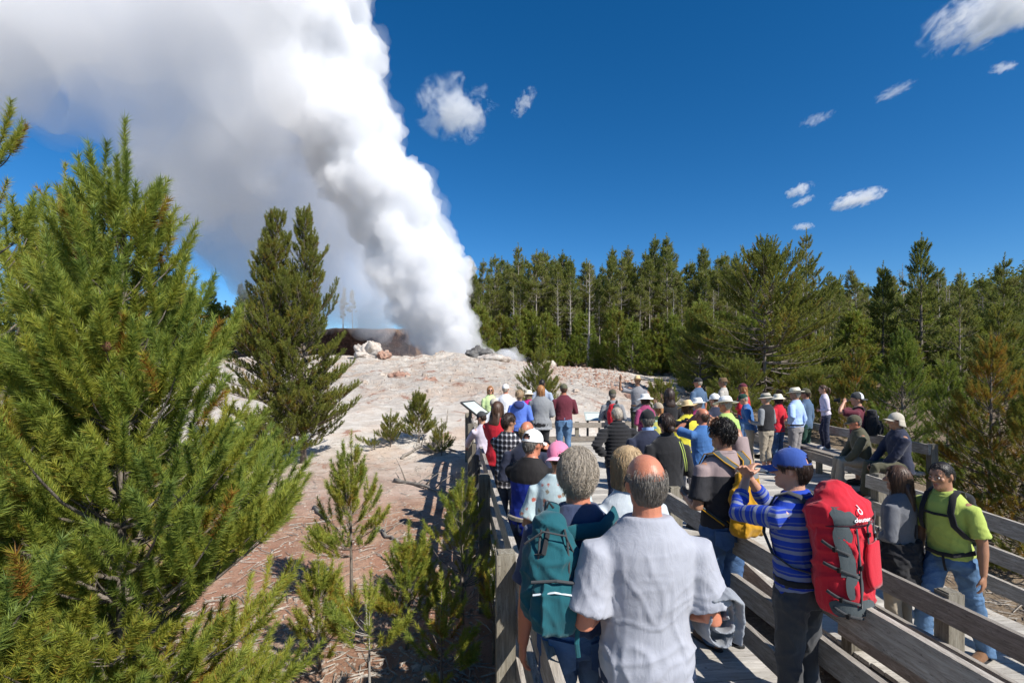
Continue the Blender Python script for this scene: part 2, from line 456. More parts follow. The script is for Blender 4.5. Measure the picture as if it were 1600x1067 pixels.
# wayside information panels
def solid(name, col, rough=.6, bumpsc=None, bumpd=.002, var=.12):
    k = N(name); p = k.pos(True)
    n = k.noise(p, 9, 4); c = k.mix(n, [v * (1 - var) for v in col], [min(1, v * (1 + var)) for v in col])
    nb = k.bump(k.noise(p, bumpsc, 4), bumpd) if bumpsc else None
    return k.fin(k.pbsdf(c, rough, nb))
M['dark_metal'] = solid('dark_metal', (.05, .048, .045), .45, 40, .001)
M['frame_grey'] = solid('frame_grey', (.40, .45, .43), .5)
k = N('sign_face'); p = k.pos(True)
ln = k.n("ShaderNodeTexBrick", {'Vector': k.map(p, scale=(6, 9, 9)), 'Color1': c4((.44, .50, .49)), 'Color2': c4((.50, .54, .50)), 'Mortar': c4((.55, .60, .58)), 'Scale': 1.0}).outputs[0]
M['sign_face'] = k.fin(k.pbsdf(ln, .4))
def panel(x, y, z, rz, tilt, wdt, dep, label, leg_h, fm='dark_metal'):
    root = empty('information_panel', (x, y, z), rz); tag(root, label, 'sign')
    for sx in (-wdt * .36, wdt * .36):
        q = MB(); q.box((sx, 0, leg_h / 2), (.06, .06, leg_h)); obj('leg', q, M['dark_metal'], root)
    rot = Matrix.Rotation(tilt, 3, 'X')
    q = MB(); q.box((0, 0, leg_h), (wdt, dep, .03), rot)
    for s_ in (-1, 1):
        q.box(Vector((0, 0, leg_h)) + rot @ Vector((0, s_ * dep / 2, .018)), (wdt + .04, .035, .035), rot)
        q.box(Vector((0, 0, leg_h)) + rot @ Vector((s_ * wdt / 2, 0, .018)), (.035, dep - .04, .034), rot)
    obj('frame', q, M[fm], root)
    q = MB(); q.box(Vector((0, 0, leg_h)) + rot @ Vector((0, 0, .021)), (wdt - .05, dep - .05, .008), rot); obj('panel_face', q, M['sign_face'], root)
panel(P(748, 640, 13.6).x - .1, 13.6, 0, R(70), R(35), .80, .55, 'dark framed tilted information panel at the far left corner of the platform', 1.12)
panel(P(926, 640, 15.9).x, 15.75, .0, R(2), R(38), .50, .34, 'small pale information panel behind the low far railing', .70, 'frame_grey')
# ------------------------------------------------------------------ steam
def vol_mat(name, dens, col=(1, 1, 1), g=0.0):
    k = N(name)
    v = k.n("ShaderNodeVolumePrincipled", {'Color': c4(col), 'Density': dens, 'Anisotropy': g})
    k.t.links.new(v.outputs[0], k.out.inputs['Volume']); return k.m
def remesh_bm(b, vox, smooth_it=0, name='tmp'):
    me = b.mesh(name) if isinstance(b, MB) else b
    o = bpy.data.objects.new('tmp', me); COL.objects.link(o)
    md = o.modifiers.new('r', 'REMESH'); md.mode = 'VOXEL'; md.voxel_size = vox; md.adaptivity = 0
    if smooth_it:
        s2 = o.modifiers.new('s', 'SMOOTH'); s2.factor = .5; s2.iterations = smooth_it
    dg = bpy.context.evaluated_depsgraph_get(); ev = o.evaluated_get(dg)
    out = bpy.data.meshes.new_from_object(ev, depsgraph=dg); out.name = name
    out.materials.clear()
    bpy.data.objects.remove(o); bpy.data.meshes.remove(me)
    out.polygons.foreach_set('use_smooth', [True] * len(out.polygons))
    return out
def get_co(me):
    a = np.empty(len(me.vertices) * 3, np.float32); me.vertices.foreach_get('co', a); return a.reshape(-1, 3)
def get_no(me):
    a = np.empty(len(me.vertices) * 3, np.float32); me.vertices.foreach_get('normal', a); return a.reshape(-1, 3)
def set_co(me, a): me.vertices.foreach_set('co', np.asarray(a, np.float32).ravel()); me.update()
def billow(me, octs, seed=0):
    """cauliflower displacement: octs = (scale, amplitude)"""
    co = get_co(me); no = get_no(me); off = Vector((seed * 13.1, seed * 7.7, 0)); d = np.zeros(len(co))
    for i, c in enumerate(co):
        v = Vector(c); s_ = 0.0
        for sc, am in octs:
            dist = mnoise.voronoi(v * sc + off)[0][0]
            s_ += am * (.42 - dist)
            s_ += am * .35 * mnoise.noise(v * sc * .8 + off)
        d[i] = s_
    set_co(me, co + no * d[:, None])
rs = random.Random(5)
def no_cavities(me):
    """drop the closed inner pockets a remesh can leave"""
    n = len(me.vertices); ed = np.empty(len(me.edges) * 2, np.int32); me.edges.foreach_get('vertices', ed); ed = ed.reshape(-1, 2)
    lab = np.arange(n)
    while True:
        m_ = np.minimum(lab[ed[:, 0]], lab[ed[:, 1]]); new = lab.copy(); np.minimum.at(new, ed[:, 0], m_); np.minimum.at(new, ed[:, 1], m_); new = new[new]
        if (new == lab).all(): break
        lab = new
    co = get_co(me).astype(float); bad = set(); vol = {}
    for p in me.polygons:
        v = p.vertices
        for i in range(1, len(v) - 1): vol[lab[v[0]]] = vol.get(lab[v[0]], 0) + np.dot(co[v[0]], np.cross(co[v[i]], co[v[i + 1]]))
    bad = {k_ for k_, q_ in vol.items() if q_ < 0}
    if bad:
        bm = bmesh.new(); bm.from_mesh(me); bm.verts.ensure_lookup_table(); bmesh.ops.delete(bm, geom=[bm.verts[i] for i in range(n) if lab[i] in bad], context='VERTS'); bm.to_mesh(me); bm.free()
    return me
def steam():
    root = empty('steam_plume', P(735, 556, 57)); L = root.location.copy()
    tag(root, 'huge white steam plume blasting from the geyser vent and drifting away to the left', 'steam plume')
    # column: (px x, px y, radius px, distance)
    col = [(716, 556, 44, 57), (702, 532, 53, 57), (686, 500, 62, 57), (670, 465, 74, 57), (652, 425, 80, 57), (634, 388, 82, 57),
           (614, 345, 84, 56.5), (592, 300, 88, 56), (570, 262, 92, 56), (545, 220, 94, 55.5), (520, 175, 96, 55), (508, 130, 99, 55),
           (495, 85, 104, 55), (482, 40, 110, 55), (468, -10, 114, 55), (450, -70, 122, 55), (420, -140, 135, 55)]
    side = ((745, 543, 16), (762, 551, 13), (779, 556, 11), (795, 560, 9), (730, 535, 26), (722, 420, 20), (700, 395, 26), (585, 90, 22), (588, 190, 16), (560, 20, 26))
    def column(f_, st, jit, seed):
        r_ = random.Random(seed); b = MB()
        for (x, y, r, Z) in col:
            for j in range(8):
                a = r_.uniform(0, 2 * math.pi); rr = r * r_.uniform(.28, .58); o = r * f_ - rr * r_.uniform(.8, 1.0)
                c = P(x + math.cos(a) * o, y + r_.uniform(-18, 18), Z + math.sin(a) * o * Z / 800)
                if y > 540: c.z = max(c.z, P(0, 556, Z).z + .1)
                b.ball(c - L, rr * Z / 800, 14, 10)
            b.ball(P(x, y, Z) - L, r * .8 * f_ * Z / 800, 14, 10)
        for (x, y, r) in side + (((800, 556, 18), (820, 561, 12), (640, 545, 30), (612, 545, 24), (838, 563, 8)) if f_ > 1 else ((798, 557, 13), (814, 561, 9))): b.ball(P(x, y, 56) - L, r * f_ * 56 / 800, 12, 8)
        return b
    OC = ((.20, 1.7), (.46, 1.25), (1.0, .78), (2.1, .42), (4.5, .18), (8, .07))
    for f_, dens, vox, sd0, oc in ((.88, .60, .16, 1, OC), (.97, .45, .17, 2, OC), (1.05, .07, .22, 3, ((.3, 1.7), (.8, 1.0), (1.8, .5), (3.6, .2)))):
        me = remesh_bm(column(f_, 0, 0, 47), vox, 5, 'steam_column'); no_cavities(me); billow(me, oc, sd0); me = no_cavities(remesh_bm(me, vox, 0, 'steam_column'))
        k = N('steam_vapour'); v = k.n("ShaderNodeVolumePrincipled", {'Color': c4((.945, .95, .96)), 'Density': dens, 'Anisotropy': 0.0}); k.t.links.new(v.outputs[0], k.out.inputs['Volume'])
        obj('steam_column', me, k.m, root)
    # drifting cloud to the left, overhead and behind: nested thin layers so its edge fades
    big = ((420, 90, 120, 66), (330, 60, 150, 66), (220, 40, 160, 66), (110, 20, 160, 66), (0, 10, 170, 66), (-120, 0, 190, 66), (400, -60, 160, 64), (200, -120, 180, 66), (0, -150, 200, 66), (-140, -160, 200, 66),
           (330, 190, 120, 70), (250, 170, 90, 68), (130, 130, 80, 66), (20, 130, 70, 66), (-80, 140, 80, 66), (420, 200, 120, 68), (470, 160, 110, 64), (260, 250, 80, 72), (340, 290, 95, 72), (430, 270, 80, 68))
    low = ((430, 280, 95, 72), (370, 330, 85, 73), (470, 340, 90, 73), (520, 400, 75, 70), (420, 390, 75, 74), (470, 450, 65, 74), (540, 470, 55, 72), (590, 490, 42, 68), (500, 500, 40, 74), (350, 260, 90, 73), (560, 515, 30, 68), (610, 520, 30, 66),
           (520, 300, 70, 66), (560, 360, 60, 66), (590, 420, 50, 66), (500, 230, 70, 64), (410, 440, 40, 76), (330, 330, 70, 74), (330, 400, 45, 76), (450, 330, 90, 70), (480, 400, 80, 70), (570, 455, 55, 70), (585, 500, 50, 70), (540, 430, 65, 72), (600, 450, 60, 74), (560, 490, 55, 74), (300, 300, 80, 74), (270, 340, 60, 74), (350, 370, 65, 74), (240, 290, 70, 74), (390, 440, 50, 76))
    big = tuple((x, y, r, Z - 15) for x, y, r, Z in big) + ((0, 140, 80, 52), (-70, 150, 90, 52), (95, 185, 60, 53), (170, 215, 50, 54))
    for nm, blobs, fs, dens, vox, oc, sd0 in (('drifting_steam', big, ((.72, .03), (1.0, .13), (1.2, .025)), 0, .75, ((.05, 4.6), (.12, 3.4), (.28, 1.9), (.6, .9), (1.2, .4)), 5), ('low_drift', low, ((.7, .05), (1.0, .10), (1.22, .025)), 0, .75, ((.07, 3.6), (.16, 2.4), (.36, 1.3), (.8, .6), (1.6, .25)), 8)):
        for li, (f_, dens) in enumerate(fs):
            b = MB()
            for (x, y, r, Z) in blobs:
                b.ball(P(x, y, Z) - L, f_ * r * .8 * Z / 800, 14, 10)
                for j in range(4):
                    a = rs.uniform(0, 2 * math.pi); rr = r * rs.uniform(.45, .7); o = r - rr
                    b.ball(P(x + math.cos(a) * o, y + math.sin(a) * o * .8, Z + rs.uniform(-1, 1) * o * Z / 800) - L, f_ * rr * Z / 800, 14, 10)
            me = no_cavities(remesh_bm(b, vox, 8, nm)); billow(me, oc, sd0 + li); me = no_cavities(remesh_bm(me, vox, 0, nm))
            obj(nm, me, vol_mat(nm + '_vapour', dens, (.965, .965, .97)), root)
steam()

# ------------------------------------------------------------------ fair weather clouds
def cloud(label, x, y, rx, ry, roll=0, dens=.05, seed=0, thr=.22, fine=1.0, Z=700):
    """one wispy cloud: an ellipsoid of vapour whose density is torn by noise"""
    u = Z / 800; S = Vector((rx * u, max(rx, ry) * u * .8, ry * u)); b = MB(); b.ball((0, 0, 0), (1, 1, 1), 24, 16)
    k = N('cloud_vapour'); p = k.pos(True)
    off = k.n("ShaderNodeVectorMath", {0: p, 1: (seed * 7.3, seed * 3.1, 0)}, operation='ADD').outputs[0]
    asp = k.map(off, scale=(rx / ry if rx > ry else 1, 1, ry / rx if ry > rx else 1))
    n1 = k.noise(asp, 1.7 * fine, 7, .62, .5); ln = k.n("ShaderNodeVectorMath", {0: p}, operation='LENGTH').outputs['Value']
    fall = k.math('SUBTRACT', 1.0, ln)
    d = k.math('ADD', k.math('MULTIPLY', fall, .95), k.math('MULTIPLY', k.math('SUBTRACT', n1, .5), 3.0))
    d = k.math('MULTIPLY', k.math('SUBTRACT', d, thr), 3.2, clamp=False); d = k.math('MINIMUM', k.math('MAXIMUM', d, 0), 1.0)
    d = k.math('MULTIPLY', d, k.ramp(fall, [(.02, 0), (.14, 1)])); d = k.math('MULTIPLY', d, dens)
    v = k.n("ShaderNodeVolumePrincipled", {'Color': c4((1, 1, 1)), 'Density': d, 'Anisotropy': .2})
    k.t.links.new(v.outputs[0], k.out.inputs['Volume'])
    o = obj('cloud', b, k.m, loc=P(x, y, Z)); o.scale = S; o.rotation_euler = (0, R(roll), 0); tag(o, label, 'cloud', 'small clouds in the blue sky')
cloud('largest small cumulus cloud standing alone right of the steam plume', 713, 172, 74, 54, 8, .040, 1, .34)
cloud('thin slanting cloud wisp just right of the largest small cloud', 819, 161, 31, 14, -52, .04, 2, .34)
cloud('bright cloud bank cut off by the top right corner', 1590, 2, 150, 50, -16, .045, 3, .36, 1.5)
cloud('tiny cloud near the right edge below the corner cloud', 1567, 106, 22, 8, 0, .06, 4, .3)
cloud('faint wisp of cloud high in the middle right sky', 1398, 143, 36, 10, -20, .025, 5, .36)
cloud('faint broken wisp of cloud lower left of the other faint wisp', 1276, 187, 32, 10, -16, .022, 6, .38)
cloud('small rounded white cloud, left of the brighter elongated one', 1249, 297, 25, 12, -22, .07, 7, .28)
cloud('thin cloud streak directly under the small rounded cloud', 1254, 315, 22, 7, -25, .05, 8, .3)
cloud('bright elongated cloud above the tall pines at right', 1340, 311, 46, 15, -14, .07, 9, .26)
cloud('lowest little flat cloud just over the treetops', 1255, 354, 20, 6, -2, .07, 10, .26)
# ------------------------------------------------------------------ cloth, skin, hair materials
def skin(name, col):
    k = N(name); p = k.pos(True)
    n = k.noise(p, 14, 4, .6); c = k.mix(n, [v * .86 for v in col], [min(1, col[0] * 1.10), col[1] * 1.02, col[2] * .98])
    nb = k.bump(k.noise(p, 160, 3), .0012)
    b = k.n("ShaderNodeBsdfPrincipled", {'Base Color': c, 'Roughness': .42, 'Specular IOR Level': .42, 'Normal': nb, 'Subsurface Weight': .06, 'Subsurface Radius': (.02, .008, .004)})
    return k.fin(b.outputs[0])
SK = {'fair': skin('fair_skin', (.50, .27, .18)), 'ruddy': skin('ruddy_skin', (.50, .20, .12)), 'tan': skin('tan_skin', (.36, .19, .115)), 'brown': skin('brown_skin', (.17, .085, .05))}
def weave(k, p, col, wr=.5):
    n = k.noise(p, 26, 4, .6); c = k.mix(n, [v * .88 for v in col[:3]], [min(1, v * 1.1) for v in col[:3]]) if not hasattr(col, 'is_output') else k.mix(k.math('MULTIPLY', n, .16), col, (0, 0, 0))
    h = k.math('ADD', k.math('MULTIPLY', k.noise(p, 420, 2), .12), k.math('MULTIPLY', k.noise(k.map(p, scale=(1, 1, .45)), 17, 5, .6, .8), 1.0))
    return c, k.bump(h, .010 * wr * 2, .55)
def cloth(name, col, wr=.5, rough=.85, sheen=.15):
    k = N(name); p = k.pos(True); c, nb = weave(k, p, col, wr)
    return k.fin(k.pbsdf(c, rough, nb, .2, **{'Sheen Weight': sheen}))
def cloth_split(name, top, bottom, z, wob=.0, wr=.5, rough=.8):
    k = N(name); p = k.pos(True); zz = k.n("ShaderNodeSeparateXYZ", {'Vector': p}).outputs[2]
    f = k.math('GREATER_THAN', zz, z); c, nb = weave(k, p, k.mix(f, bottom, top), wr)
    return k.fin(k.pbsdf(c, rough, nb, .25))
def band(k): return k.n("ShaderNodeAttribute", attribute_name='band').outputs['Fac']
def cloth_stripe(name, stops, period, wr=.5):
    k = N(name); p = k.pos(True)
    f = k.math('FRACT', k.math('DIVIDE', band(k), period))
    c, nb = weave(k, p, k.ramp(f, stops, 'CONSTANT'), wr); return k.fin(k.pbsdf(c, .85, nb, .2))
def cloth_plaid(name, a, b_, c_, sc=16):
    k = N(name); p = k.pos(True); s = k.n("ShaderNodeSeparateXYZ", {'Vector': p})
    def st(v, o=0): return k.ramp(k.math('FRACT', k.math('ADD', k.math('MULTIPLY', v, sc), o)), [(0, 0), (.42, .5), (.55, 1), (.8, .25)], 'CONSTANT')
    f = k.math('MULTIPLY', k.math('ADD', st(s.outputs[2]), st(k.math('ADD', s.outputs[0], k.math('MULTIPLY', s.outputs[1], .6)))), .5)
    c, nb = weave(k, p, k.ramp(f, [(0, a), (.3, b_), (.7, c_)], 'CONSTANT')); return k.fin(k.pbsdf(c, .85, nb, .2))
def cloth_spots(name, basec, spots, sc=18):
    k = N(name); p = k.pos(True)
    vo = k.n("ShaderNodeTexVoronoi", {'Vector': k.map(p, scale=(1, 1, 1)), 'Scale': sc, 'Randomness': .9})
    d = k.math('ADD', vo.outputs['Distance'], k.math('MULTIPLY', k.math('SUBTRACT', k.noise(p, 60, 3), .5), .5))
    f = k.ramp(d, [(.20, 1), (.34, 0)]); hue = k.ramp(k.n("ShaderNodeSeparateColor", {'Color': vo.outputs['Color']}).outputs[0], spots, 'CONSTANT')
    c, nb = weave(k, p, k.mix(f, basec, hue)); return k.fin(k.pbsdf(c, .85, nb, .2))
def denim(name, col):
    k = N(name); p = k.pos(True)
    n = k.noise(p, 5, 5, .6); fade = k.ramp(n, [(.35, [v * .62 for v in col]), (.6, col), (.75, [min(1, v * 1.55) for v in col])])
    h = k.math('ADD', k.math('MULTIPLY', k.noise(p, 300, 2), .2), k.math('MULTIPLY', k.noise(k.map(p, scale=(1, 1, 1.7)), 15, 5, .65, .8), 1.1))
    return k.fin(k.pbsdf(fade, .9, k.bump(h, .014, .6), .15))
def hairm(name, col):
    k = N(name); p = k.pos(True)
    t = k.n("ShaderNodeAttribute", attribute_name='tint').outputs['Fac']
    n = k.noise(k.map(p, scale=(1, 1, .25)), 90, 3, .6)
    f = k.math('ADD', k.math('MULTIPLY', t, .6), k.math('MULTIPLY', n, .5))
    c = k.mix(f, [v * .62 for v in col], [min(1, v * 1.4) for v in col])
    return k.fin(k.pbsdf(c, .45, k.bump(n, .006, .7), .4))
HR = {n: hairm(n + '_hair', c) for n, c in dict(grey=(.40, .345, .275), darkgrey=(.20, .18, .155), black=(.018, .014, .012), brown=(.075, .04, .024), dkbrown=(.035, .02, .014), blond=(.44, .31, .17), ginger=(.36, .17, .065), white=(.42, .40, .37), sandy=(.33, .23, .13)).items()}
C = {}
def CL(n, c, **kw):
    if n not in C: C[n] = cloth(n, c, **kw)
    return C[n]
CL('heather_grey_cotton', (.345, .355, .40), wr=.55); CL('navy_cotton', (.045, .06, .115), wr=.6); CL('black_fabric', (.018, .018, .02)); CL('charcoal_fabric', (.05, .052, .055)); CL('dark_navy', (.025, .03, .055))
CL('maroon_cotton', (.115, .022, .035)); CL('red_fabric', (.50, .015, .03)); CL('white_cotton', (.72, .73, .76)); CL('cream_fabric', (.68, .62, .48)); CL('grey_sweat', (.22, .23, .24)); CL('pale_green', (.50, .62, .30))
CL('blue_jacket', (.09, .17, .55)); CL('navy_hood', (.03, .045, .16)); CL('magenta', (.55, .02, .20)); CL('dusty_blue', (.30, .35, .44)); CL('sky_blue', (.36, .50, .80)); CL('yellow_cotton', (.60, .54, .05)); CL('lime_cotton', (.36, .50, .14))
CL('lime_polo', (.38, .47, .10)); CL('khaki', (.33, .28, .21)); CL('olive', (.085, .08, .05)); CL('grey_trousers', (.25, .235, .235)); CL('slate_blue', (.07, .12, .20)); CL('pink_cap', (.66, .20, .33)); CL('pink_brim', (.80, .42, .52)); CL('royal_blue', (.035, .08, .30))
CL('rose', (.30, .05, .13)); CL('ranger_grey', (.22, .22, .235)); CL('ranger_green', (.03, .035, .02)); CL('mid_blue', (.05, .14, .34)); CL('tan_cap', (.33, .27, .20)); CL('stone_cap', (.44, .40, .33)); CL('grey_knit', (.115, .12, .135)); CL('straw', (.66, .49, .25), rough=.8); CL('pale_straw', (.78, .72, .56)); CL('brown_felt', (.15, .095, .05)); CL('dark_green', (.012, .05, .035)); CL('teal', (.02, .17, .20)); CL('lilac', (.52, .47, .55)); CL('pack_grey', (.065, .08, .085)); CL('mustard', (.50, .26, .012)); CL('pack_teal', (.010, .085, .105)); CL('camo', (.10, .10, .06)); CL('white_hat', (.80, .80, .78)); CL('ox_grey', (.50, .55, .58)); CL('brown_boot', (.17, .085, .04), rough=.7); CL('white_shoe', (.6, .6, .6)); CL('black_shoe', (.02, .02, .02), rough=.5)
C['jeans'] = denim('blue_denim', (.075, .14, .27)); C['dark_jeans'] = denim('dark_denim', (.03, .045, .085)); C['light_jeans'] = denim('light_denim', (.11, .20, .34))
C['plaid'] = cloth_plaid('black_white_plaid', (.02, .02, .025), (.14, .14, .16), (.62, .60, .60))
C['stripes'] = cloth_stripe('blue_stripes', [(0, (.02, .06, .42)), (.42, (.22, .25, .36)), (.72, (.02, .05, .36)), (.90, (.12, .16, .34))], .075)
C['floral'] = cloth_spots('pale_floral', (.50, .62, .64), [(0, (.50, .14, .10)), (.4, (.45, .20, .14)), (.7, (.28, .24, .18))], 17)
C['tiedye'] = cloth_spots('tie_dye', (.65, .60, .15), [(0, (.1, .45, .7)), (.35, (.65, .6, .1)), (.6, (.7, .2, .35)), (.8, (.1, .5, .5))], 9)
C['pinkshirt'] = cloth_spots('pink_patterned', (.30, .04, .12), [(0, (.45, .1, .2)), (.5, (.25, .03, .1))], 22)
C['whitepat'] = cloth_spots('pale_patterned', (.42, .40, .36), [(0, (.25, .22, .18)), (.5, (.5, .48, .44))], 22)
C['vest'] = cloth_split('black_yoke_blue_vest', (.022, .02, .02), (.012, .03, .26), 1.20)
C['polo2'] = cloth_split('mauve_yoke_charcoal_polo', (.30, .23, .225), (.03, .03, .034), 1.335)
C['fleece'] = CL('fleece', (.25, .265, .29), wr=.7)
M['black_plastic'] = solid('black_plastic', (.012, .012, .013), .35); M['lens_glass'] = solid('lens_glass', (.02, .025, .04), .05)
M['eye_white'] = solid('eye_white', (.7, .68, .64), .2); M['iris'] = solid('iris', (.03, .018, .01), .15); M['lip'] = solid('lip', (.34, .12, .09), .5)
M['white_mark'] = solid('white_mark', (.8, .8, .8), .6); M['mesh_white'] = CL('mesh_white', (.62, .64, .68)); M['buckle'] = solid('buckle', (.22, .23, .24), .4)

# ------------------------------------------------------------------ people
HS = [(-.004, .058, .012, .014), (.012, .056, .032, .034), (.035, .030, .050, .064), (.065, .012, .059, .086), (.095, .005, .066, .094), (.125, .0, .0715, .098), (.155, -.003, .0745, .100), (.182, -.003, .067, .088), (.205, -.004, .054, .072), (.222, -.004, .038, .050), (.232, -.004, .016, .022)]
HE = (Vector((0, -.003, .125)), Vector((.080, .1035, .113)))
ARMS = {   # right side: upper arm dir, forearm dir, palm normal, curl   (mirrored for the left)
    'down': ((.17, -.04, -1), (.06, .22, -1), (-1, .2, 0), .45), 'loose': ((.22, -.12, -1), (.02, .45, -1), (-1, .2, 0), .5),
    'bent': ((.22, -.10, -1), (-.30, 1, .05), (-.6, 0, .6), .8), 'clasp': ((.30, -.08, -1), (-.80, .75, -.10), (-.2, -1, 0), .7),
    'cross': ((.30, .10, -1), (-1, .38, .18), (0, -1, 0), .5), 'hip': ((.78, -.42, -.9), (-.60, .5, -.55), (-.7, -.3, 0), .4),
    'pocket': ((.30, -.20, -1), (-.12, .30, -1), (-1, 0, 0), .3), 'hold': ((.24, -.05, -.95), (-.45, .9, .25), (-.7, 0, .5), 1.0),
}
IKS = {'face': ((.075, .165, 1.575), (.9, .1, -1), 1.0), 'camera': ((.085, .215, 1.575), (.9, .1, -1), 1.1), 'chin': ((.03, .135, 1.49), (.6, .2, -1), .9), 'brow': ((.10, .10, 1.675), (1, .5, .1), .5),
       'high': ((.05, .34, 1.66), (.9, .2, -.8), .6), 'knee': ((.10, .42, .93), (.8, -.1, -.5), .6), 'lap': ((.03, .30, .92), (.9, -.1, -.3), .6), 'wave': ((.46, .16, 1.66), (.5, -.2, -1), .3), 'offer': ((.30, .38, 1.18), (.5, -.4, -1), .2),
       'rail': ((.16, .42, 1.02), (.8, -.2, -.4), .8), 'point': ((.18, .52, 1.42), (.6, 0, -1), .4), 'armback': ((-.10, -.16, 1.06), (1, -.5, -.3), .5), 'headtop': ((-.01, .06, 1.71), (1, .55, .25), .6), 'photo': ((.02, .30, 1.55), (.8, .1, -1), .6)}
def hand(b, wr, d, n, right, curl, s):
    d = d.normalized(); n = (n - d * n.dot(d)).normalized(); l = d.cross(n) if right else n.cross(d)   # l points to the thumb side
    S = s
    b.tube([wr - d * .02 * S, wr + d * .012 * S, wr + d * .05 * S, wr + d * .092 * S], [(.024 * S, .019 * S), (.028 * S, .018 * S), (.040 * S, .0165 * S), (.040 * S, .013 * S)], 10, side=l, rounded=True)
    n0 = n
    for i, ln in enumerate((.074, .082, .076, .060)):
        base = wr + d * (.088 - .004 * abs(i - 1)) * S + l * (.029 - .0195 * i) * S
        dd = (d + l * (.10 - .07 * i)).normalized(); p = [base]; n = n0
        for j, fr in enumerate((.42, .32, .26)):
            a = curl * (.55, .75, .55)[j] * (1 + .08 * i)
            dd, n = (math.cos(a) * dd + math.sin(a) * n).normalized(), (math.cos(a) * n - math.sin(a) * dd).normalized()
            p.append(p[-1] + dd * ln * fr * S)
        b.tube(p, [.0105 * S, .010 * S, .0092 * S, .0078 * S], 7, rounded=True)
    n = n0
    tb = wr + d * .025 * S + l * .026 * S
    td = (d * .72 + l * .62 + n * .25).normalized(); t2 = (d * .9 + l * .15 + n * (.3 + .4 * curl)).normalized()
    b.tube([tb, tb + td * .034 * S, tb + td * .034 * S + t2 * .032 * S, tb + td * .034 * S + t2 * .05 * S], [.0135 * S, .012 * S, .0105 * S, .0085 * S], 7, rounded=True)

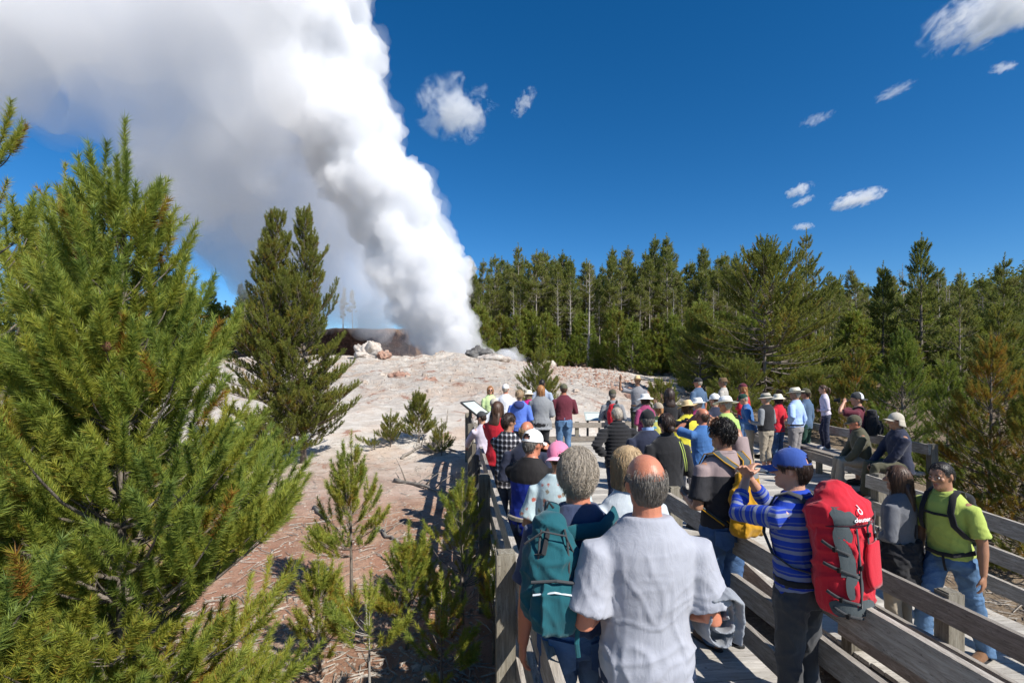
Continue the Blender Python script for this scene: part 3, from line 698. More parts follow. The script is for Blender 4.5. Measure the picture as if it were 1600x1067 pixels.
class Person: pass
PEOPLE = []
def person(label, xpx, Z, H=1.72, rz=0, z=0, base=None, female=False, skin='fair', lean=0, twist=0, yaw=0, pitch=0, arms=('down', 'down'), legs='stand', shirt=None, trousers=None, hair=('short', 'brown'), shoes='black_shoe', bulk=1.0, belly=0, face=False, group='visitors on the boardwalk', seat=.45, armkw=None, x=None):
    q = Person(); s = H / 1.75; q.s = s
    X = (xpx - 800) / 800 * Z if x is None else x
    near = Z < 3.4; mid = Z < 7
    vb, vc = (.0065, .009) if near else ((.009, .013) if mid else (.012, .017))
    sit = legs == 'sit'
    dz = (seat + .085 - .93) if sit else 0.0
    q.loc = Vector((X, Z, z)); q.rz = R(rz)
    LM = Matrix.Translation((0, 0, .93 + dz)) @ Matrix.Rotation(R(-lean), 4, 'X') @ Matrix.Rotation(R(twist), 4, 'Z') @ Matrix.Translation((0, 0, -.93))
    q.LM = LM
    U = lambda v: (LM @ Vector(v)) * s
    q.U = U
    piv = LM @ Vector((0, .005, 1.565))
    HM = Matrix.Scale(s, 4) @ Matrix.Translation(piv) @ Matrix.Rotation(R(-lean) * .35, 4, 'X') @ Matrix.Rotation(R(yaw + twist * .5), 4, 'Z') @ Matrix.Rotation(R(-pitch), 4, 'X') @ Matrix.Translation((0, .005, -.045))
    q.HM = HM
    w_ = bulk; sh = (.172 if female else .192) * (.5 + .5 * w_)
    hipw = 1.06 if female else 1.0
    def torso(e, zlo=.84, zhi=None):
        T = [(.84, 0, .150 * hipw, .112), (.93, -.004, .163 * hipw, .120), (1.03, .004 + belly * .35, .150 * (.93 if female else 1), .108 + belly * .5), (1.13, .006 + belly * .4, .146 * (.93 if female else 1), .106 + belly * .45), (1.24, .004, .158, .114), (1.34, .0, .168, .115), (1.405, -.008, .160 if not female else .148, .100), (1.445, -.012, .126, .084), (1.482, -.012, .088, .066), (1.512, -.009, .066, .058)]
        P_ = []; r_ = []
        for (zz, yy, a, b_) in T:
            if zz < zlo - .001 or (zhi and zz > zhi): continue
            P_.append(U((0, yy, zz))); r_.append(((a * w_ + e) * s, (b_ * (.4 + .6 * w_) + e) * s))
        if zlo < .84: P_.insert(0, U((0, .0, zlo))); r_.insert(0, ((.168 * hipw * w_ + e + .006) * s, (.124 * w_ + e + .006) * s))
        return P_, r_
    body = MB()
    p_, r_ = torso(-.006); body.tube(p_, r_, 20, side=(1, 0, 0))
    body.tube([U((0, -.014, 1.46)), U((0, -.008, 1.52)), HM @ Vector((0, -.016, .055)), HM @ Vector((0, -.02, .11))], [(.066 * s, .064 * s), (.057 * s, .060 * s), (.056 * s, .060 * s), (.05 * s, .05 * s)] if not female else [(.056 * s, .056 * s), (.048 * s, .052 * s), (.047 * s, .052 * s), (.045 * s, .045 * s)], 14, side=(1, 0, 0))
    # head
    body.tube([HM @ Vector((0, yy, zz)) for zz, yy, a, b_ in HS], [(a * s, b_ * s) for zz, yy, a, b_ in HS], 20, side=HM.to_3x3() @ Vector((1, 0, 0)))
    hb = lambda c, r, rings=8: body.ball((0, 0, 0), r, 10, rings, M=HM @ Matrix.Translation(c))
    body.tube([HM @ Vector(v) for v in ((0, .090, .138), (0, .103, .118), (0, .118, .096), (0, .108, .087), (0, .09, .088))], [.007 * s, .010 * s, .0145 * s, .0125 * s, .006 * s], 8)
    hb((.013, .098, .091), (.010, .012, .008)); hb((-.013, .098, .091), (.010, .012, .008))
    hb((0, .083, .058), (.024, .014, .008)); hb((0, .080, .046), (.020, .013, .008)); hb((0, .075, .02), (.022, .018, .016))
    for sx in (-1, 1):
        hb((sx * .030, .082, .137), (.024, .015, .007)); hb((sx * .045, .068, .098), (.022, .02, .02))
        em = HM @ Matrix.Translation((sx * .075, -.012, .110)) @ Matrix.Rotation(sx * R(-22), 4, 'Z')
        body.ball((0, 0, 0), (.0085, .021, .032), 10, 8, M=em)
    # legs
    def stand(sx):
        o = .095 if legs != 'close' else .07
        hip = Vector((sx * .092, 0, .90)); kn = Vector((sx * o, .018, .49)); an = Vector((sx * (o + .01), -.012, .085)); toe = Vector((sx * .12, 1, 0))
        if legs == 'wide': kn.x = sx * .14; an.x = sx * .19
        if legs == 'walk': kn.y += .16 * sx; an.y += .24 * sx - .02; kn.z += .02
        if legs == 'relax' and sx > 0: kn.y += .07; kn.x += .02; an.x += .05; an.y += .03
        if sit: hip = Vector((sx * .092, 0, .93 + dz)); kn = Vector((sx * .13, .42, seat + .085)); an = Vector((sx * .14, .44, seat - .36)); toe = Vector((sx * .2, 1, 0))
        return hip, kn, an, toe
    q.legs = {}
    for sx in (-1, 1):
        hip, kn, an, toe = stand(sx); q.legs[sx] = (hip, kn, an, toe)
        body.tube([hip * s, (hip.lerp(kn, .5)) * s, kn * s, (kn.lerp(an, .35) + Vector((0, -.012, 0))) * s, an * s, (an + Vector((0, .01, -.03))) * s], [.082 * s * w_, .07 * s * w_, .052 * s, .052 * s, .036 * s, .036 * s], 12)
        t = toe.normalized(); body.tube([(an + Vector((0, -.03, -.04))) * s, (an + t * .06 + Vector((0, 0, -.04))) * s, (an + t * .16 + Vector((0, 0, -.058))) * s], [.034 * s, (.04 * s, .03 * s), (.04 * s, .02 * s)], 10, side=(1, 0, 0), rounded=True)
    # arms
    q.arm = {}
    for sx, spec in ((1, arms[1]), (-1, arms[0])):            # arms = (left, right)
        S = Vector((sx * sh, -.008, 1.372)); LU, LF = .290, .255
        mir = Vector((sx, 1, 1))
        if isinstance(spec, str) and spec in ARMS or (isinstance(spec, tuple) and len(spec) == 4 and not isinstance(spec[0], str)):
            ua, fa, pn, curl = ARMS[spec] if isinstance(spec, str) else spec
            ua = (Vector(ua) * mir).normalized(); fa = (Vector(fa) * mir).normalized(); pn = Vector(pn) * mir
            E = S + ua * LU; W = E + fa * LF
        else:
            if isinstance(spec, str): tg, pole, curl = IKS[spec]
            else: tg, pole, curl = spec
            W = Vector(tg) * mir; pole = (Vector(pole) * mir).normalized()
            if sit and spec in ('knee', 'lap'): pass
            d = W - S; D = min(d.length, LU + LF - .01); d = d.normalized(); W = S + d * D
            a = (LU * LU - LF * LF + D * D) / (2 * D); hgt = math.sqrt(max(0, LU * LU - a * a))
            pp = (pole - d * pole.dot(d)).normalized(); E = S + d * a + pp * hgt
            fa = (W - E).normalized(); ua = (E - S).normalized()
            pn = Vector((-sx * .9, -.1, .05)) if spec in ('camera', 'face', 'high', 'photo') else Vector((-sx * .5, -.8, -.1))
        q.arm[sx] = (S, E, W, fa)
        f = .86 if female else 1.0
        body.tube([U(S + Vector((-sx * .03, 0, .005))), U(S), U(S.lerp(E, .5)), U(E), U(E.lerp(W, .3)), U(W)], [.052 * s * f, .056 * s * f, .049 * s * f, .040 * s * f, .041 * s * f, (.027 * s * f, .025 * s * f)], 12, rounded=True)
        r3 = LM.to_3x3()
        hand(body, U(W), r3 @ fa, r3 @ pn, sx > 0, curl, s * (.92 if female else 1))
    me = remesh_bm(body, vb * s, 2, 'person')
    o = obj('person', me, [SK[skin], M['lip']], None, loc=q.loc); o.rotation_euler = (0, 0, q.rz)
    tag(o, label, 'person', group); q.o = o
    if face:
        hi = HM.inverted(); idx = []
        for p in me.polygons:
            c = hi @ p.center
            if abs(c.x) < .024 and .042 < c.z < .064 and c.y > .085: idx.append(p.index)
        for i in idx: me.polygons[i].material_index = 1
        for sx in (-1, 1):
            e = MB(); e.ball((0, 0, 0), .0095, 12, 8, M=HM @ Matrix.Translation((sx * .031, .0845, .118)))
            eo = obj('eye', e, M['eye_white'], o, sm=True)
            e = MB(); e.ball((0, 0, 0), (.0062, .003, .0066), 10, 6, M=HM @ Matrix.Translation((sx * .031, .0932, .118))); obj('iris', e, M['iris'], eo, sm=True)
            e = MB(); e.tube([HM @ Vector((sx * .012, .099, .139)), HM @ Vector((sx * .03, .098, .144)), HM @ Vector((sx * .048, .086, .138))], [.002 * s, .003 * s, .0015 * s], 6); obj('eyebrow', e, HR['dkbrown'], o)
    rr = random.Random(int(xpx * 7 + Z * 100))
    def wrinkle(me, amp, kind):
        co = get_co(me); no = get_no(me); d = np.zeros(len(co)); of = Vector((rr.uniform(0, 50), rr.uniform(0, 50), 0))
        for i, c in enumerate(co):
            v = Vector(c)
            if kind == 'shirt':
                t = min(1.0, max(0.15, (1.50 * s - v.z) / (.45 * s)))
                w1 = v + Vector((mnoise.noise(v * 6 + of), 0, mnoise.noise(v * 5 - of))) * .06
                a = max(0, 1 - abs(mnoise.noise(Vector((w1.x * 10 + w1.z * 4.5, w1.y * 10, w1.z * 2.6)) + of)) * 4.0) ** 1.5
                b2 = max(0, 1 - abs(mnoise.noise(Vector((w1.x * 5 - w1.z * 10, w1.y * 6, w1.z * 7)) + of * 1.7)) * 4.2) ** 1.5
                d[i] = amp * t * (1.0 * a + .9 * b2 - .35) + amp * .7 * t * mnoise.noise(v * 4.5 + of)
            else:
                w1 = v + Vector((mnoise.noise(v * 6 + of), 0, mnoise.noise(v * 5 - of))) * .05
                a = max(0, 1 - abs(mnoise.noise(Vector((w1.x * 6, w1.y * 6, w1.z * 11 + w1.x * 6)) + of)) * 3.6) ** 1.4
                b2 = max(0, 1 - abs(mnoise.noise(Vector((w1.x * 14, w1.y * 9, w1.z * 4)) + of * 1.3)) * 4.0) ** 1.4
                d[i] = amp * (1.0 * a + .7 * b2 - .35) + amp * .5 * mnoise.noise(v * 5 + of)
        set_co(me, co + no * d[:, None])
    q.wrinkle = wrinkle
    # shirt / jacket
    if shirt:
        g = dict(mat='white_cotton', sleeve='short', hem=.83, e=.016, amp=None, name='shirt', collar=None, puff=False); g.update(shirt)
        b = MB(); p_, r_ = torso(g['e'], g['hem']); b.tube(p_, r_, 22, side=(1, 0, 0))
        e = g['e'] * .85
        if g['sleeve']:
            for sx in (-1, 1):
                S, E, W, fa = q.arm[sx]
                base = [U(S + Vector((-sx * .055, 0, .0))), U(S + Vector((0, 0, -.004)))]
                rad = [.058 * s, (.056 + e) * s]
                if g['sleeve'] == 'short':
                    pts = base + [U(S.lerp(E, .5)), U(S.lerp(E, .80))]; rad += [(.056 + e) * s, (.060 + e * 1.3) * s]
                elif g['sleeve'] == 'elbow':
                    pts = base + [U(S.lerp(E, .5)), U(E), U(E.lerp(W, .25))]; rad += [(.052 + e) * s, (.043 + e) * s, (.043 + e) * s]
                else:
                    tt = .93 if g['sleeve'] == 'long' else .62
                    pts = base + [U(S.lerp(E, .5)), U(E), U(E.lerp(W, .4)), U(E.lerp(W, tt))]; rad += [(.052 + e) * s, (.044 + e) * s, (.041 + e) * s, (.031 + e) * s]
                b.tube(pts, rad, 14)
        me = remesh_bm(b, vc * s, 3 if near else 2, g['name'])
        amp = g['amp'] if g['amp'] is not None else (.0085 if near else .007)
        if g['puff']:
            co = get_co(me); no = get_no(me); set_co(me, co + no * (np.abs(np.sin(co[:, 2:3] * math.pi / (.055 * s))) * .016 - .006))
        else: wrinkle(me, amp * s, 'shirt')
        co = get_co(me) / s; bd = co[:, 2].copy()
        for sx in (-1, 1):
            S, E, W, fa = q.arm[sx]; Lm = np.array(LM.inverted())
            lc = co @ Lm[:3, :3].T + Lm[:3, 3]
            for A, B_, o_ in ((S, E, 3.0), (E, W, 3.29)):
                A = np.array(A); B_ = np.array(B_); d = B_ - A; t = np.clip((lc - A) @ d / (d @ d), 0, 1.05); dist = np.linalg.norm(lc - (A + t[:, None] * d), axis=1)
                msk = (dist < .085) & (t > .12 if o_ == 3.0 else t > 0) & (np.abs(lc[:, 0]) > .165) if o_ == 3.0 else (dist < .075) & (t > 0.02)
                bd[msk] = o_ + t[msk] * .28
        at = me.attributes.new('band', 'FLOAT', 'POINT'); at.data.foreach_set('value', bd.astype(np.float32))
        so_ = obj(g['name'], me, C[g['mat']], o); q.shirt = so_
        if not g['collar'] and Z < 5:
            b = MB(); b.tube([U((math.sin(a_ * math.pi / 12) * .069, -.010 + math.cos(a_ * math.pi / 12) * .063, 1.508 - .020 * (math.cos(a_ * math.pi / 12) + 1))) for a_ in range(25)], [(.008 * s, .0045 * s)] * 25, 8, side=(0, 0, 1), cap=False); obj('neckband', b, C[g['mat']], so_, sm=True)
        if g['collar']:
            b = MB(); ring = []
            hgt = .035 if g['collar'][0] == 'polo' else .06
            for k_ in range(25):
                a = 2 * math.pi * k_ / 24; ring.append((math.sin(a), math.cos(a)))
            for (ra, zz) in ((.070, 1.497), (.074, 1.497 + hgt * .55), (.079 if g['collar'][0] != 'polo' else .092, 1.497 + hgt * (1 if g['collar'][0] != 'polo' else .15))):
                for (sx_, cy_) in ring: b.v.append(tuple(U((sx_ * ra, -.008 + cy_ * ra * .95, zz - .018 * (cy_ + 1) / 2 * 1.5))))
            for r_i in range(2):
                for k_ in range(24): b.f.append([r_i * 25 + k_, r_i * 25 + k_ + 1, (r_i + 1) * 25 + k_ + 1, (r_i + 1) * 25 + k_]); b.m.append(0)
            obj('collar', b, C[g['collar'][1]], so_, sm=True)
        if g.get('hood'):
            b = MB(); b.ball((0, 0, 0), (.13 * s, .075 * s, .10 * s), 16, 10, M=Matrix.Translation(U((0, -.13, 1.43))) @ Matrix.Rotation(R(-25), 4, 'X'))
            me = remesh_bm(b, vc * s, 1, 'hood'); wrinkle(me, .008, 'shirt'); obj('hood', me, C[g['hood']], so_)
    # trousers
    if trousers:
        g = dict(mat='jeans', length=1.0, belt=None, e=.014, amp=.009 if near else .008); g.update(trousers)
        b = MB(); dzz = Vector((0, 0, dz)) if sit else Vector((0, 0, 0))
        b.tube([(Vector((0, -.002, zz)) + dzz) * s for zz in (.83, .90, .97, 1.01)], [((.155 * hipw * w_ + .012) * s, (.112 * w_ + .012) * s), ((.168 * hipw * w_ + .01) * s, (.122 * w_ + .01) * s), ((.158 * hipw * w_ + .008) * s, (.112 * w_ + belly * .3 + .008) * s), ((.150 * w_ + .008) * s, (.106 * w_ + belly * .3 + .006) * s)], 20, side=(1, 0, 0))
        for sx in (-1, 1):
            hip, kn, an, toe = q.legs[sx]; e = g['e']
            pts = [hip + Vector((0, 0, .0)), hip.lerp(kn, .45), kn]; rad = [(.088 * w_ + e), (.074 * w_ + e), (.058 + e)]
            if g['length'] >= 1: pts += [kn.lerp(an, .45), an + Vector((0, .0, .0)), an + Vector((0, .012, -.045))]; rad += [.056 + e, .050 + e * 1.4, .052 + e * 1.5]
            elif g['length'] > .6: pts += [kn.lerp(an, .35), kn.lerp(an, .6)]; rad += [.060 + e, .060 + e * 1.3]
            else: pts[-1] = hip.lerp(kn, 1.0); rad[-1] = .07 + e
            b.tube([p * s for p in pts], [r * s for r in rad], 14)
        me = remesh_bm(b, vc * s, 3 if near else 2, 'trousers'); wrinkle(me, g['amp'] * s, 'pants')
        to = obj('trousers', me, C[g['mat']], o); q.trousers = to
        if g['belt']:
            b = MB(); b.tube([(Vector((0, -.002, zz)) + dzz) * s for zz in (.965, .972, .998, 1.005)], [((.172 * hipw * w_ + a) * s, (.126 * w_ + belly * .35 + a) * s) for a in (.0, .008, .007, .0)], 24, side=(1, 0, 0)); obj('belt', b, C[g['belt']], to)
        for pk in g.get('pockets', ()):
            b = MB(); pts = []
            for (u_, v_) in ((0, 0), (1, 0), (1, .75), (.5, 1), (0, .75)):
                xx = pk * (.035 + .115 * u_); zz = .925 - .145 * v_
                yy = -(.128 * w_ + .02 + .008) * math.sqrt(max(.05, 1 - (xx / (.19 * w_)) ** 2)) - .008
                pts.append(Vector((xx, yy, zz)) * s)
            b.add([p for p in pts] + [p + Vector((0, .02, 0)) for p in pts], [tuple(range(5)), tuple(range(9, 4, -1))] + [(i, (i + 1) % 5, 5 + (i + 1) % 5, 5 + i) for i in range(5)])
            obj('pocket', b, C[g['mat']], to)
    if shoes and (trousers is None or trousers.get('feet', True)):
        for sx in (-1, 1):
            hip, kn, an, toe = q.legs[sx]; t = Vector((toe.x, toe.y, 0)).normalized(); side = Vector((t.y, -t.x, 0)); b = MB(); zf = an.z - .085
            pp = lambda f, zz: (Vector((an.x, an.y, zf)) + t * f + Vector((0, 0, zz))) * s
            b.tube([pp(-.085, .04), pp(-.06, .052), pp(.0, .062), pp(.06, .05), pp(.12, .038), pp(.175, .03), pp(.20, .024)], [(.018 * s, .02 * s), (.036 * s, .046 * s), (.042 * s, .056 * s), (.044 * s, .046 * s), (.049 * s, .034 * s), (.042 * s, .026 * s), (.02 * s, .014 * s)], 12, side=side)
            b.tube([pp(-.005, .07), pp(-.01, .115)], [(.046 * s, .046 * s), (.044 * s, .044 * s)], 12)
            me = remesh_bm(b, (.009 if Z < 6 else .014) * s, 2, 'shoe'); sho = obj('shoe', me, C[shoes], o)
            b = MB(); b.tube([pp(-.088, .008), pp(-.06, .008), pp(.0, .008), (pp(.1, .008)), pp(.17, .008), pp(.205, .009)], [(.022 * s, .009 * s), (.040 * s, .010 * s), (.044 * s, .010 * s), (.05 * s, .010 * s), (.046 * s, .010 * s), (.02 * s, .008 * s)], 8, side=side); obj('sole', b, C['black_shoe'] if shoes != 'white_shoe' else C['white_shoe'], sho)
    if hair: make_hair(q, hair, near, mid, rr)
    PEOPLE.append(q); return q

def hsurf(phi, th, off=0.0, hang=0.0):
    """point over the skull; phi 0 = front, th = angle from the top; hang > 0: below ear level hair falls straight"""
    c, r = HE
    if th > math.pi / 2 and hang > 0:
        k_ = (th - math.pi / 2) / (math.pi / 2)
        f = 1.0 - .10 * k_ * hang
        return Vector((math.sin(phi) * (r.x * f + off), c.y + math.cos(phi) * (r.y * f + off), c.z - k_ * .26))
    st, ct = math.sin(th), math.cos(th)
    return Vector((c.x + (r.x + off) * st * math.sin(phi), c.y + (r.y + off) * st * math.cos(phi), c.z + (r.z + off) * ct))
def hair_mask(kind, phi):
    a = abs((math.degrees(phi) + 180) % 360 - 180)          # 0 front .. 180 back
    if kind in ('short', 'curly', 'crop'):
        mx = 57 if a < 38 else (57 + (a - 38) / 37 * 38 if a < 75 else (95 if a < 82 else (82 if a < 108 else min(133, 82 + (a - 108) * 2.6))))
        return 0, mx
    if kind == 'bald':
        if a < 66: return 0, 0
        k_ = min(1, (a - 66) / 30)
        mx = (96 if a < 80 else (82 if a < 106 else min(134, 82 + (a - 106) * 2.6)))
        return mx - (mx - (70 if a < 120 else 58)) * k_, mx
    # bob / long
    return 0, (44 if a < 35 else (44 + (a - 35) / 25 * 80 if a < 60 else (128 if kind == 'bob' else 150)))
def make_hair(q, hair, near, mid, rr):
    kind, mat = hair[0], hair[1]; th = hair[2] if len(hair) > 2 else {'short': .009, 'crop': .004, 'curly': .018, 'bald': .006, 'bob': .018, 'long': .018, 'pony': .010, 'bun': .010}[kind]
    s = q.s; HM = q.HM
    hang = 1.0 if kind in ('bob', 'long') else 0.0
    mk = 'short' if kind in ('pony', 'bun') else kind
    b = MB(); nphi = 56 if near else 32; nth = 16 if near else 10
    of = Vector((rr.uniform(0, 30), rr.uniform(0, 30), 0)); tint = []
    grid = {}
    for i in range(nphi):
        phi = 2 * math.pi * i / nphi; t0, t1 = hair_mask(mk, phi); t0 = min(t1, t0 + 22) if kind == 'bald' else t0
        for j in range(nth + 1):
            f = j / nth; t = R(lerp(t0, t1, f))
            edge = min(1.0, (1 - f) * 3.5 + .12) * (1 if kind != 'bald' else min(1, f * 4 + .05))
            p = hsurf(phi, t, 0, hang)
            n_ = mnoise.noise(p * (34 if kind == 'curly' else 22) + of) * .55 + .35 * mnoise.noise(p * 70 + of)
            b.v.append(tuple(HM @ hsurf(phi, t, -.004 + th * edge * (1 + .55 * n_), hang)))
    for i in range(nphi):
        t0, t1 = hair_mask(mk, 2 * math.pi * (i + .5) / nphi)
        if t1 - t0 < 4: continue
        for j in range(nth):
            i2 = (i + 1) % nphi; b.f.append([i * (nth + 1) + j, i * (nth + 1) + j + 1, i2 * (nth + 1) + j + 1, i2 * (nth + 1) + j]); b.m.append(0)
    if kind == 'long':
        L = hair[3] if len(hair) > 3 else .30
        lm = q.LM
        pts = [HM @ Vector((0, -.055, .10)), HM @ Vector((0, -.075, .02)), HM @ Vector((0, -.098, -.06)), HM @ Vector((0, -.112, -.06 - L * .5)), HM @ Vector((0, -.112, -.06 - L))]
        b.tube(pts, [(.078 * s, .04 * s), (.092 * s, .045 * s), (.098 * s, .04 * s), (.088 * s, .03 * s), (.05 * s, .012 * s)], 16, side=HM.to_3x3() @ Vector((1, 0, 0)))
    if kind == 'pony':
        b.ball((0, 0, 0), (.022 * s,) * 3, 8, 6, M=Matrix.Translation(HM @ Vector((0, -.112, .15))))
        b.tube([HM @ Vector(v) for v in ((0, -.11, .15), (0, -.15, .135), (0, -.165, .06), (0, -.15, -.04))], [.014 * s, .03 * s, .032 * s, .010 * s], 10)
    if kind == 'bun': b.ball((0, 0, 0), (.040 * s, .034 * s, .040 * s), 12, 8, M=Matrix.Translation(HM @ Vector((0, -.115, .075))))
    nbase = len(b.f); tint = [0.35] * nbase
    ns = {True: 9500, False: 1300 if mid else 260}[near]
    if kind == 'crop': ns = ns // 2
    wd = (.0008 if near else (.0022 if mid else .004)) * s
    Ls = {'short': .034, 'crop': .012, 'curly': .050, 'bald': .030, 'bob': .10, 'long': .16, 'pony': .06, 'bun': .06}[kind]
    for _ in range(ns):
        phi = rr.uniform(0, 2 * math.pi); t0, t1 = hair_mask(mk, phi)
        if t1 - t0 < 4: continue
        ca, cb = math.cos(R(t0)), math.cos(R(t1)); t = math.acos(rr.uniform(cb, ca))
        if kind == 'bald' and rr.random() > min(1, (math.degrees(t) - t0) / 30 + .03): continue
        L = Ls * rr.uniform(.6, 1.2); pts = []; ph = phi; tt = t; dphi = rr.gauss(0, .25 if kind != 'curly' else .9); lift = th * rr.uniform(.5, 1.15) + (.006 if kind == 'curly' else .0)
        nseg = 4 if kind in ('curly', 'long', 'bob') else 3
        cw = rr.uniform(0, 6.28)
        for k_ in range(nseg + 1):
            f = k_ / nseg
            tmax = R(t1 + 7)
            oo = lift * min(1, .35 + 1.6 * f) * (1 if f < .8 else .95)
            if kind == 'curly': p = hsurf(ph + .10 * math.cos(cw + f * 5), tt + .10 * math.sin(cw + f * 5), oo + .010 * math.sin(cw * 2 + f * 4), 0)
            else: p = hsurf(ph, min(tt, tmax), oo, hang)
            pts.append(HM @ p)
            step = L / nseg / .1
            ph += dphi * step * .35 / max(.35, math.sin(tt)); tt += step * (1 - abs(dphi) * .2)
        if kind == 'long' and rr.random() < .55 and abs((math.degrees(phi) + 180) % 360 - 180) > 95:
            Lh = hair[3] if len(hair) > 3 else .30
            x0 = rr.uniform(-.09, .09); y0 = -.115 - rr.uniform(0, .012) + abs(x0) * .25; z0 = rr.uniform(-.05, .10); ll = rr.uniform(.12, .2)
            pts = [HM @ Vector((x0 * (1 - .25 * f * (z0 < 0)), y0 - .015 * f + rr.uniform(-.002, .002), z0 - ll * f)) for f in (0, .33, .66, 1)]
            if (pts[-1] - (HM @ Vector((0, -.11, -.06 - Lh)))).z < 0: continue
        sd_ = Vector((rr.gauss(0, 1), rr.gauss(0, 1), rr.gauss(0, .4))).normalized()
        o0 = len(b.v); tv = rr.random()
        for k_, p in enumerate(pts):
            w2 = wd * (1 - .55 * k_ / (len(pts) - 1)); b.v.append(tuple(p - sd_ * w2)); b.v.append(tuple(p + sd_ * w2))
        for k_ in range(len(pts) - 1):
            a = o0 + 2 * k_; b.f.append([a, a + 1, a + 3, a + 2]); b.m.append(0); tint.append(tv)
    me = b.mesh('hair', True); at = me.attributes.new('tint', 'FLOAT', 'FACE'); at.data.foreach_set('value', np.array(tint, np.float32))
    q.hair = obj('hair', me, HR[mat], q.o)

def trim_hair(q, z0):
    hi = q.HM.inverted(); bm = bmesh.new(); bm.from_mesh(q.hair.data)
    dead = [f for f in bm.faces if (hi @ f.calc_center_median()).z > z0]
    bmesh.ops.delete(bm, geom=dead, context='FACES'); bm.to_mesh(q.hair.data); bm.free()
def cap(q, mat, brim=None, back=False, tilt=0, opening=False, flap=None, band_mat=None, name='cap', flat=False, bill=.075, front=None, turn=180):
    trim_hair(q, .150); s = q.s; T = q.HM @ Matrix.Translation((0, -.004, .142)) @ Matrix.Rotation(R(turn if back else 0), 4, 'Z') @ Matrix.Rotation(R(-6 + tilt), 4, 'X')
    b = MB(); nphi, nth = 36, 10
    for i in range(nphi):
        for j in range(nth + 1):
            ph = 2 * math.pi * i / nphi; t = R(92) * j / nth
            seam = .0016 * (abs(math.cos(ph * 3)) < .12)
            b.v.append(tuple(T @ Vector(((.090 - seam) * math.sin(t) * math.sin(ph), (.111 - seam) * math.sin(t) * math.cos(ph) - .002, (.112 if front is None else .118) * math.cos(t) ** .92 if t < R(90) else -.004))))
    mi = []
    for i in range(nphi):
        for j in range(nth):
            if opening and abs(((i + .5) / nphi) * 360 - 180) < 32 and nth - 4 <= j < nth - 1 and not (j == nth - 4 and abs(((i + .5) / nphi) * 360 - 180) > 22): continue
            i2 = (i + 1) % nphi; b.f.append([i * (nth + 1) + j, i * (nth + 1) + j + 1, i2 * (nth + 1) + j + 1, i2 * (nth + 1) + j])
            a = abs((((i + .5) / nphi) * 360 + 180) % 360 - 180); b.m.append(1 if (front and a < 62 ) else 0)
    b.ball((0, 0, 0), .008, 8, 6, M=T @ Matrix.Translation((0, 0, .113)))
    o = obj(name, b, [C[mat]] + ([C[front]] if front else []), q.o, sm=True)
    b = MB(); nu, nv = 14, 5
    for lay in (0, 1):
        for i in range(nu + 1):
            u = -1 + 2 * i / nu
            for j in range(nv + 1):
                v = j / nv
                b.v.append(tuple(T @ Vector((u * .078 * (1 - .10 * v * u * u), .104 * math.sqrt(1 - (u * .80) ** 2) + v * bill * (1 - .38 * u * u), .004 - (0.0 if flat else .022) * u * u - .010 * v - lay * .005))))
    k_ = (nu + 1) * (nv + 1)
    for i in range(nu):
        for j in range(nv):
            a = i * (nv + 1) + j; f = [a, a + nv + 1, a + nv + 2, a + 1]; b.f.append(f); b.m.append(0); b.f.append([x + k_ for x in f[::-1]]); b.m.append(0)
    for i in range(nu): a = i * (nv + 1) + nv; b.f.append([a, a + nv + 1, a + nv + 1 + k_, a + k_]); b.m.append(0)
    for e in (0, nu):
        for j in range(nv): a = e * (nv + 1) + j; b.f.append([a, a + 1, a + 1 + k_, a + k_]); b.m.append(0)
    obj('brim', b, C[brim or mat], o, sm=True)
    if flap:
        b = MB(); n = 18
        for lay in range(5):
            f = lay / 4
            for i in range(n + 1):
                ph = math.pi + (i / n - .5) * R(190); b.v.append(tuple(T @ Vector(((.092 + .016 * f) * math.sin(ph), (.113 + .03 * f) * math.cos(ph), -.12 * f * (1 - .25 * abs(i / n - .5) * 2)))))
        for lay in range(4):
            for i in range(n): a = lay * (n + 1) + i; b.f.append([a, a + 1, a + n + 2, a + n + 1]); b.m.append(0)
        me = b.mesh('neck_flap', True); fo = obj('neck_flap', me, C[flap], o); md = fo.modifiers.new('t', 'SOLIDIFY'); md.thickness = .004
    return o
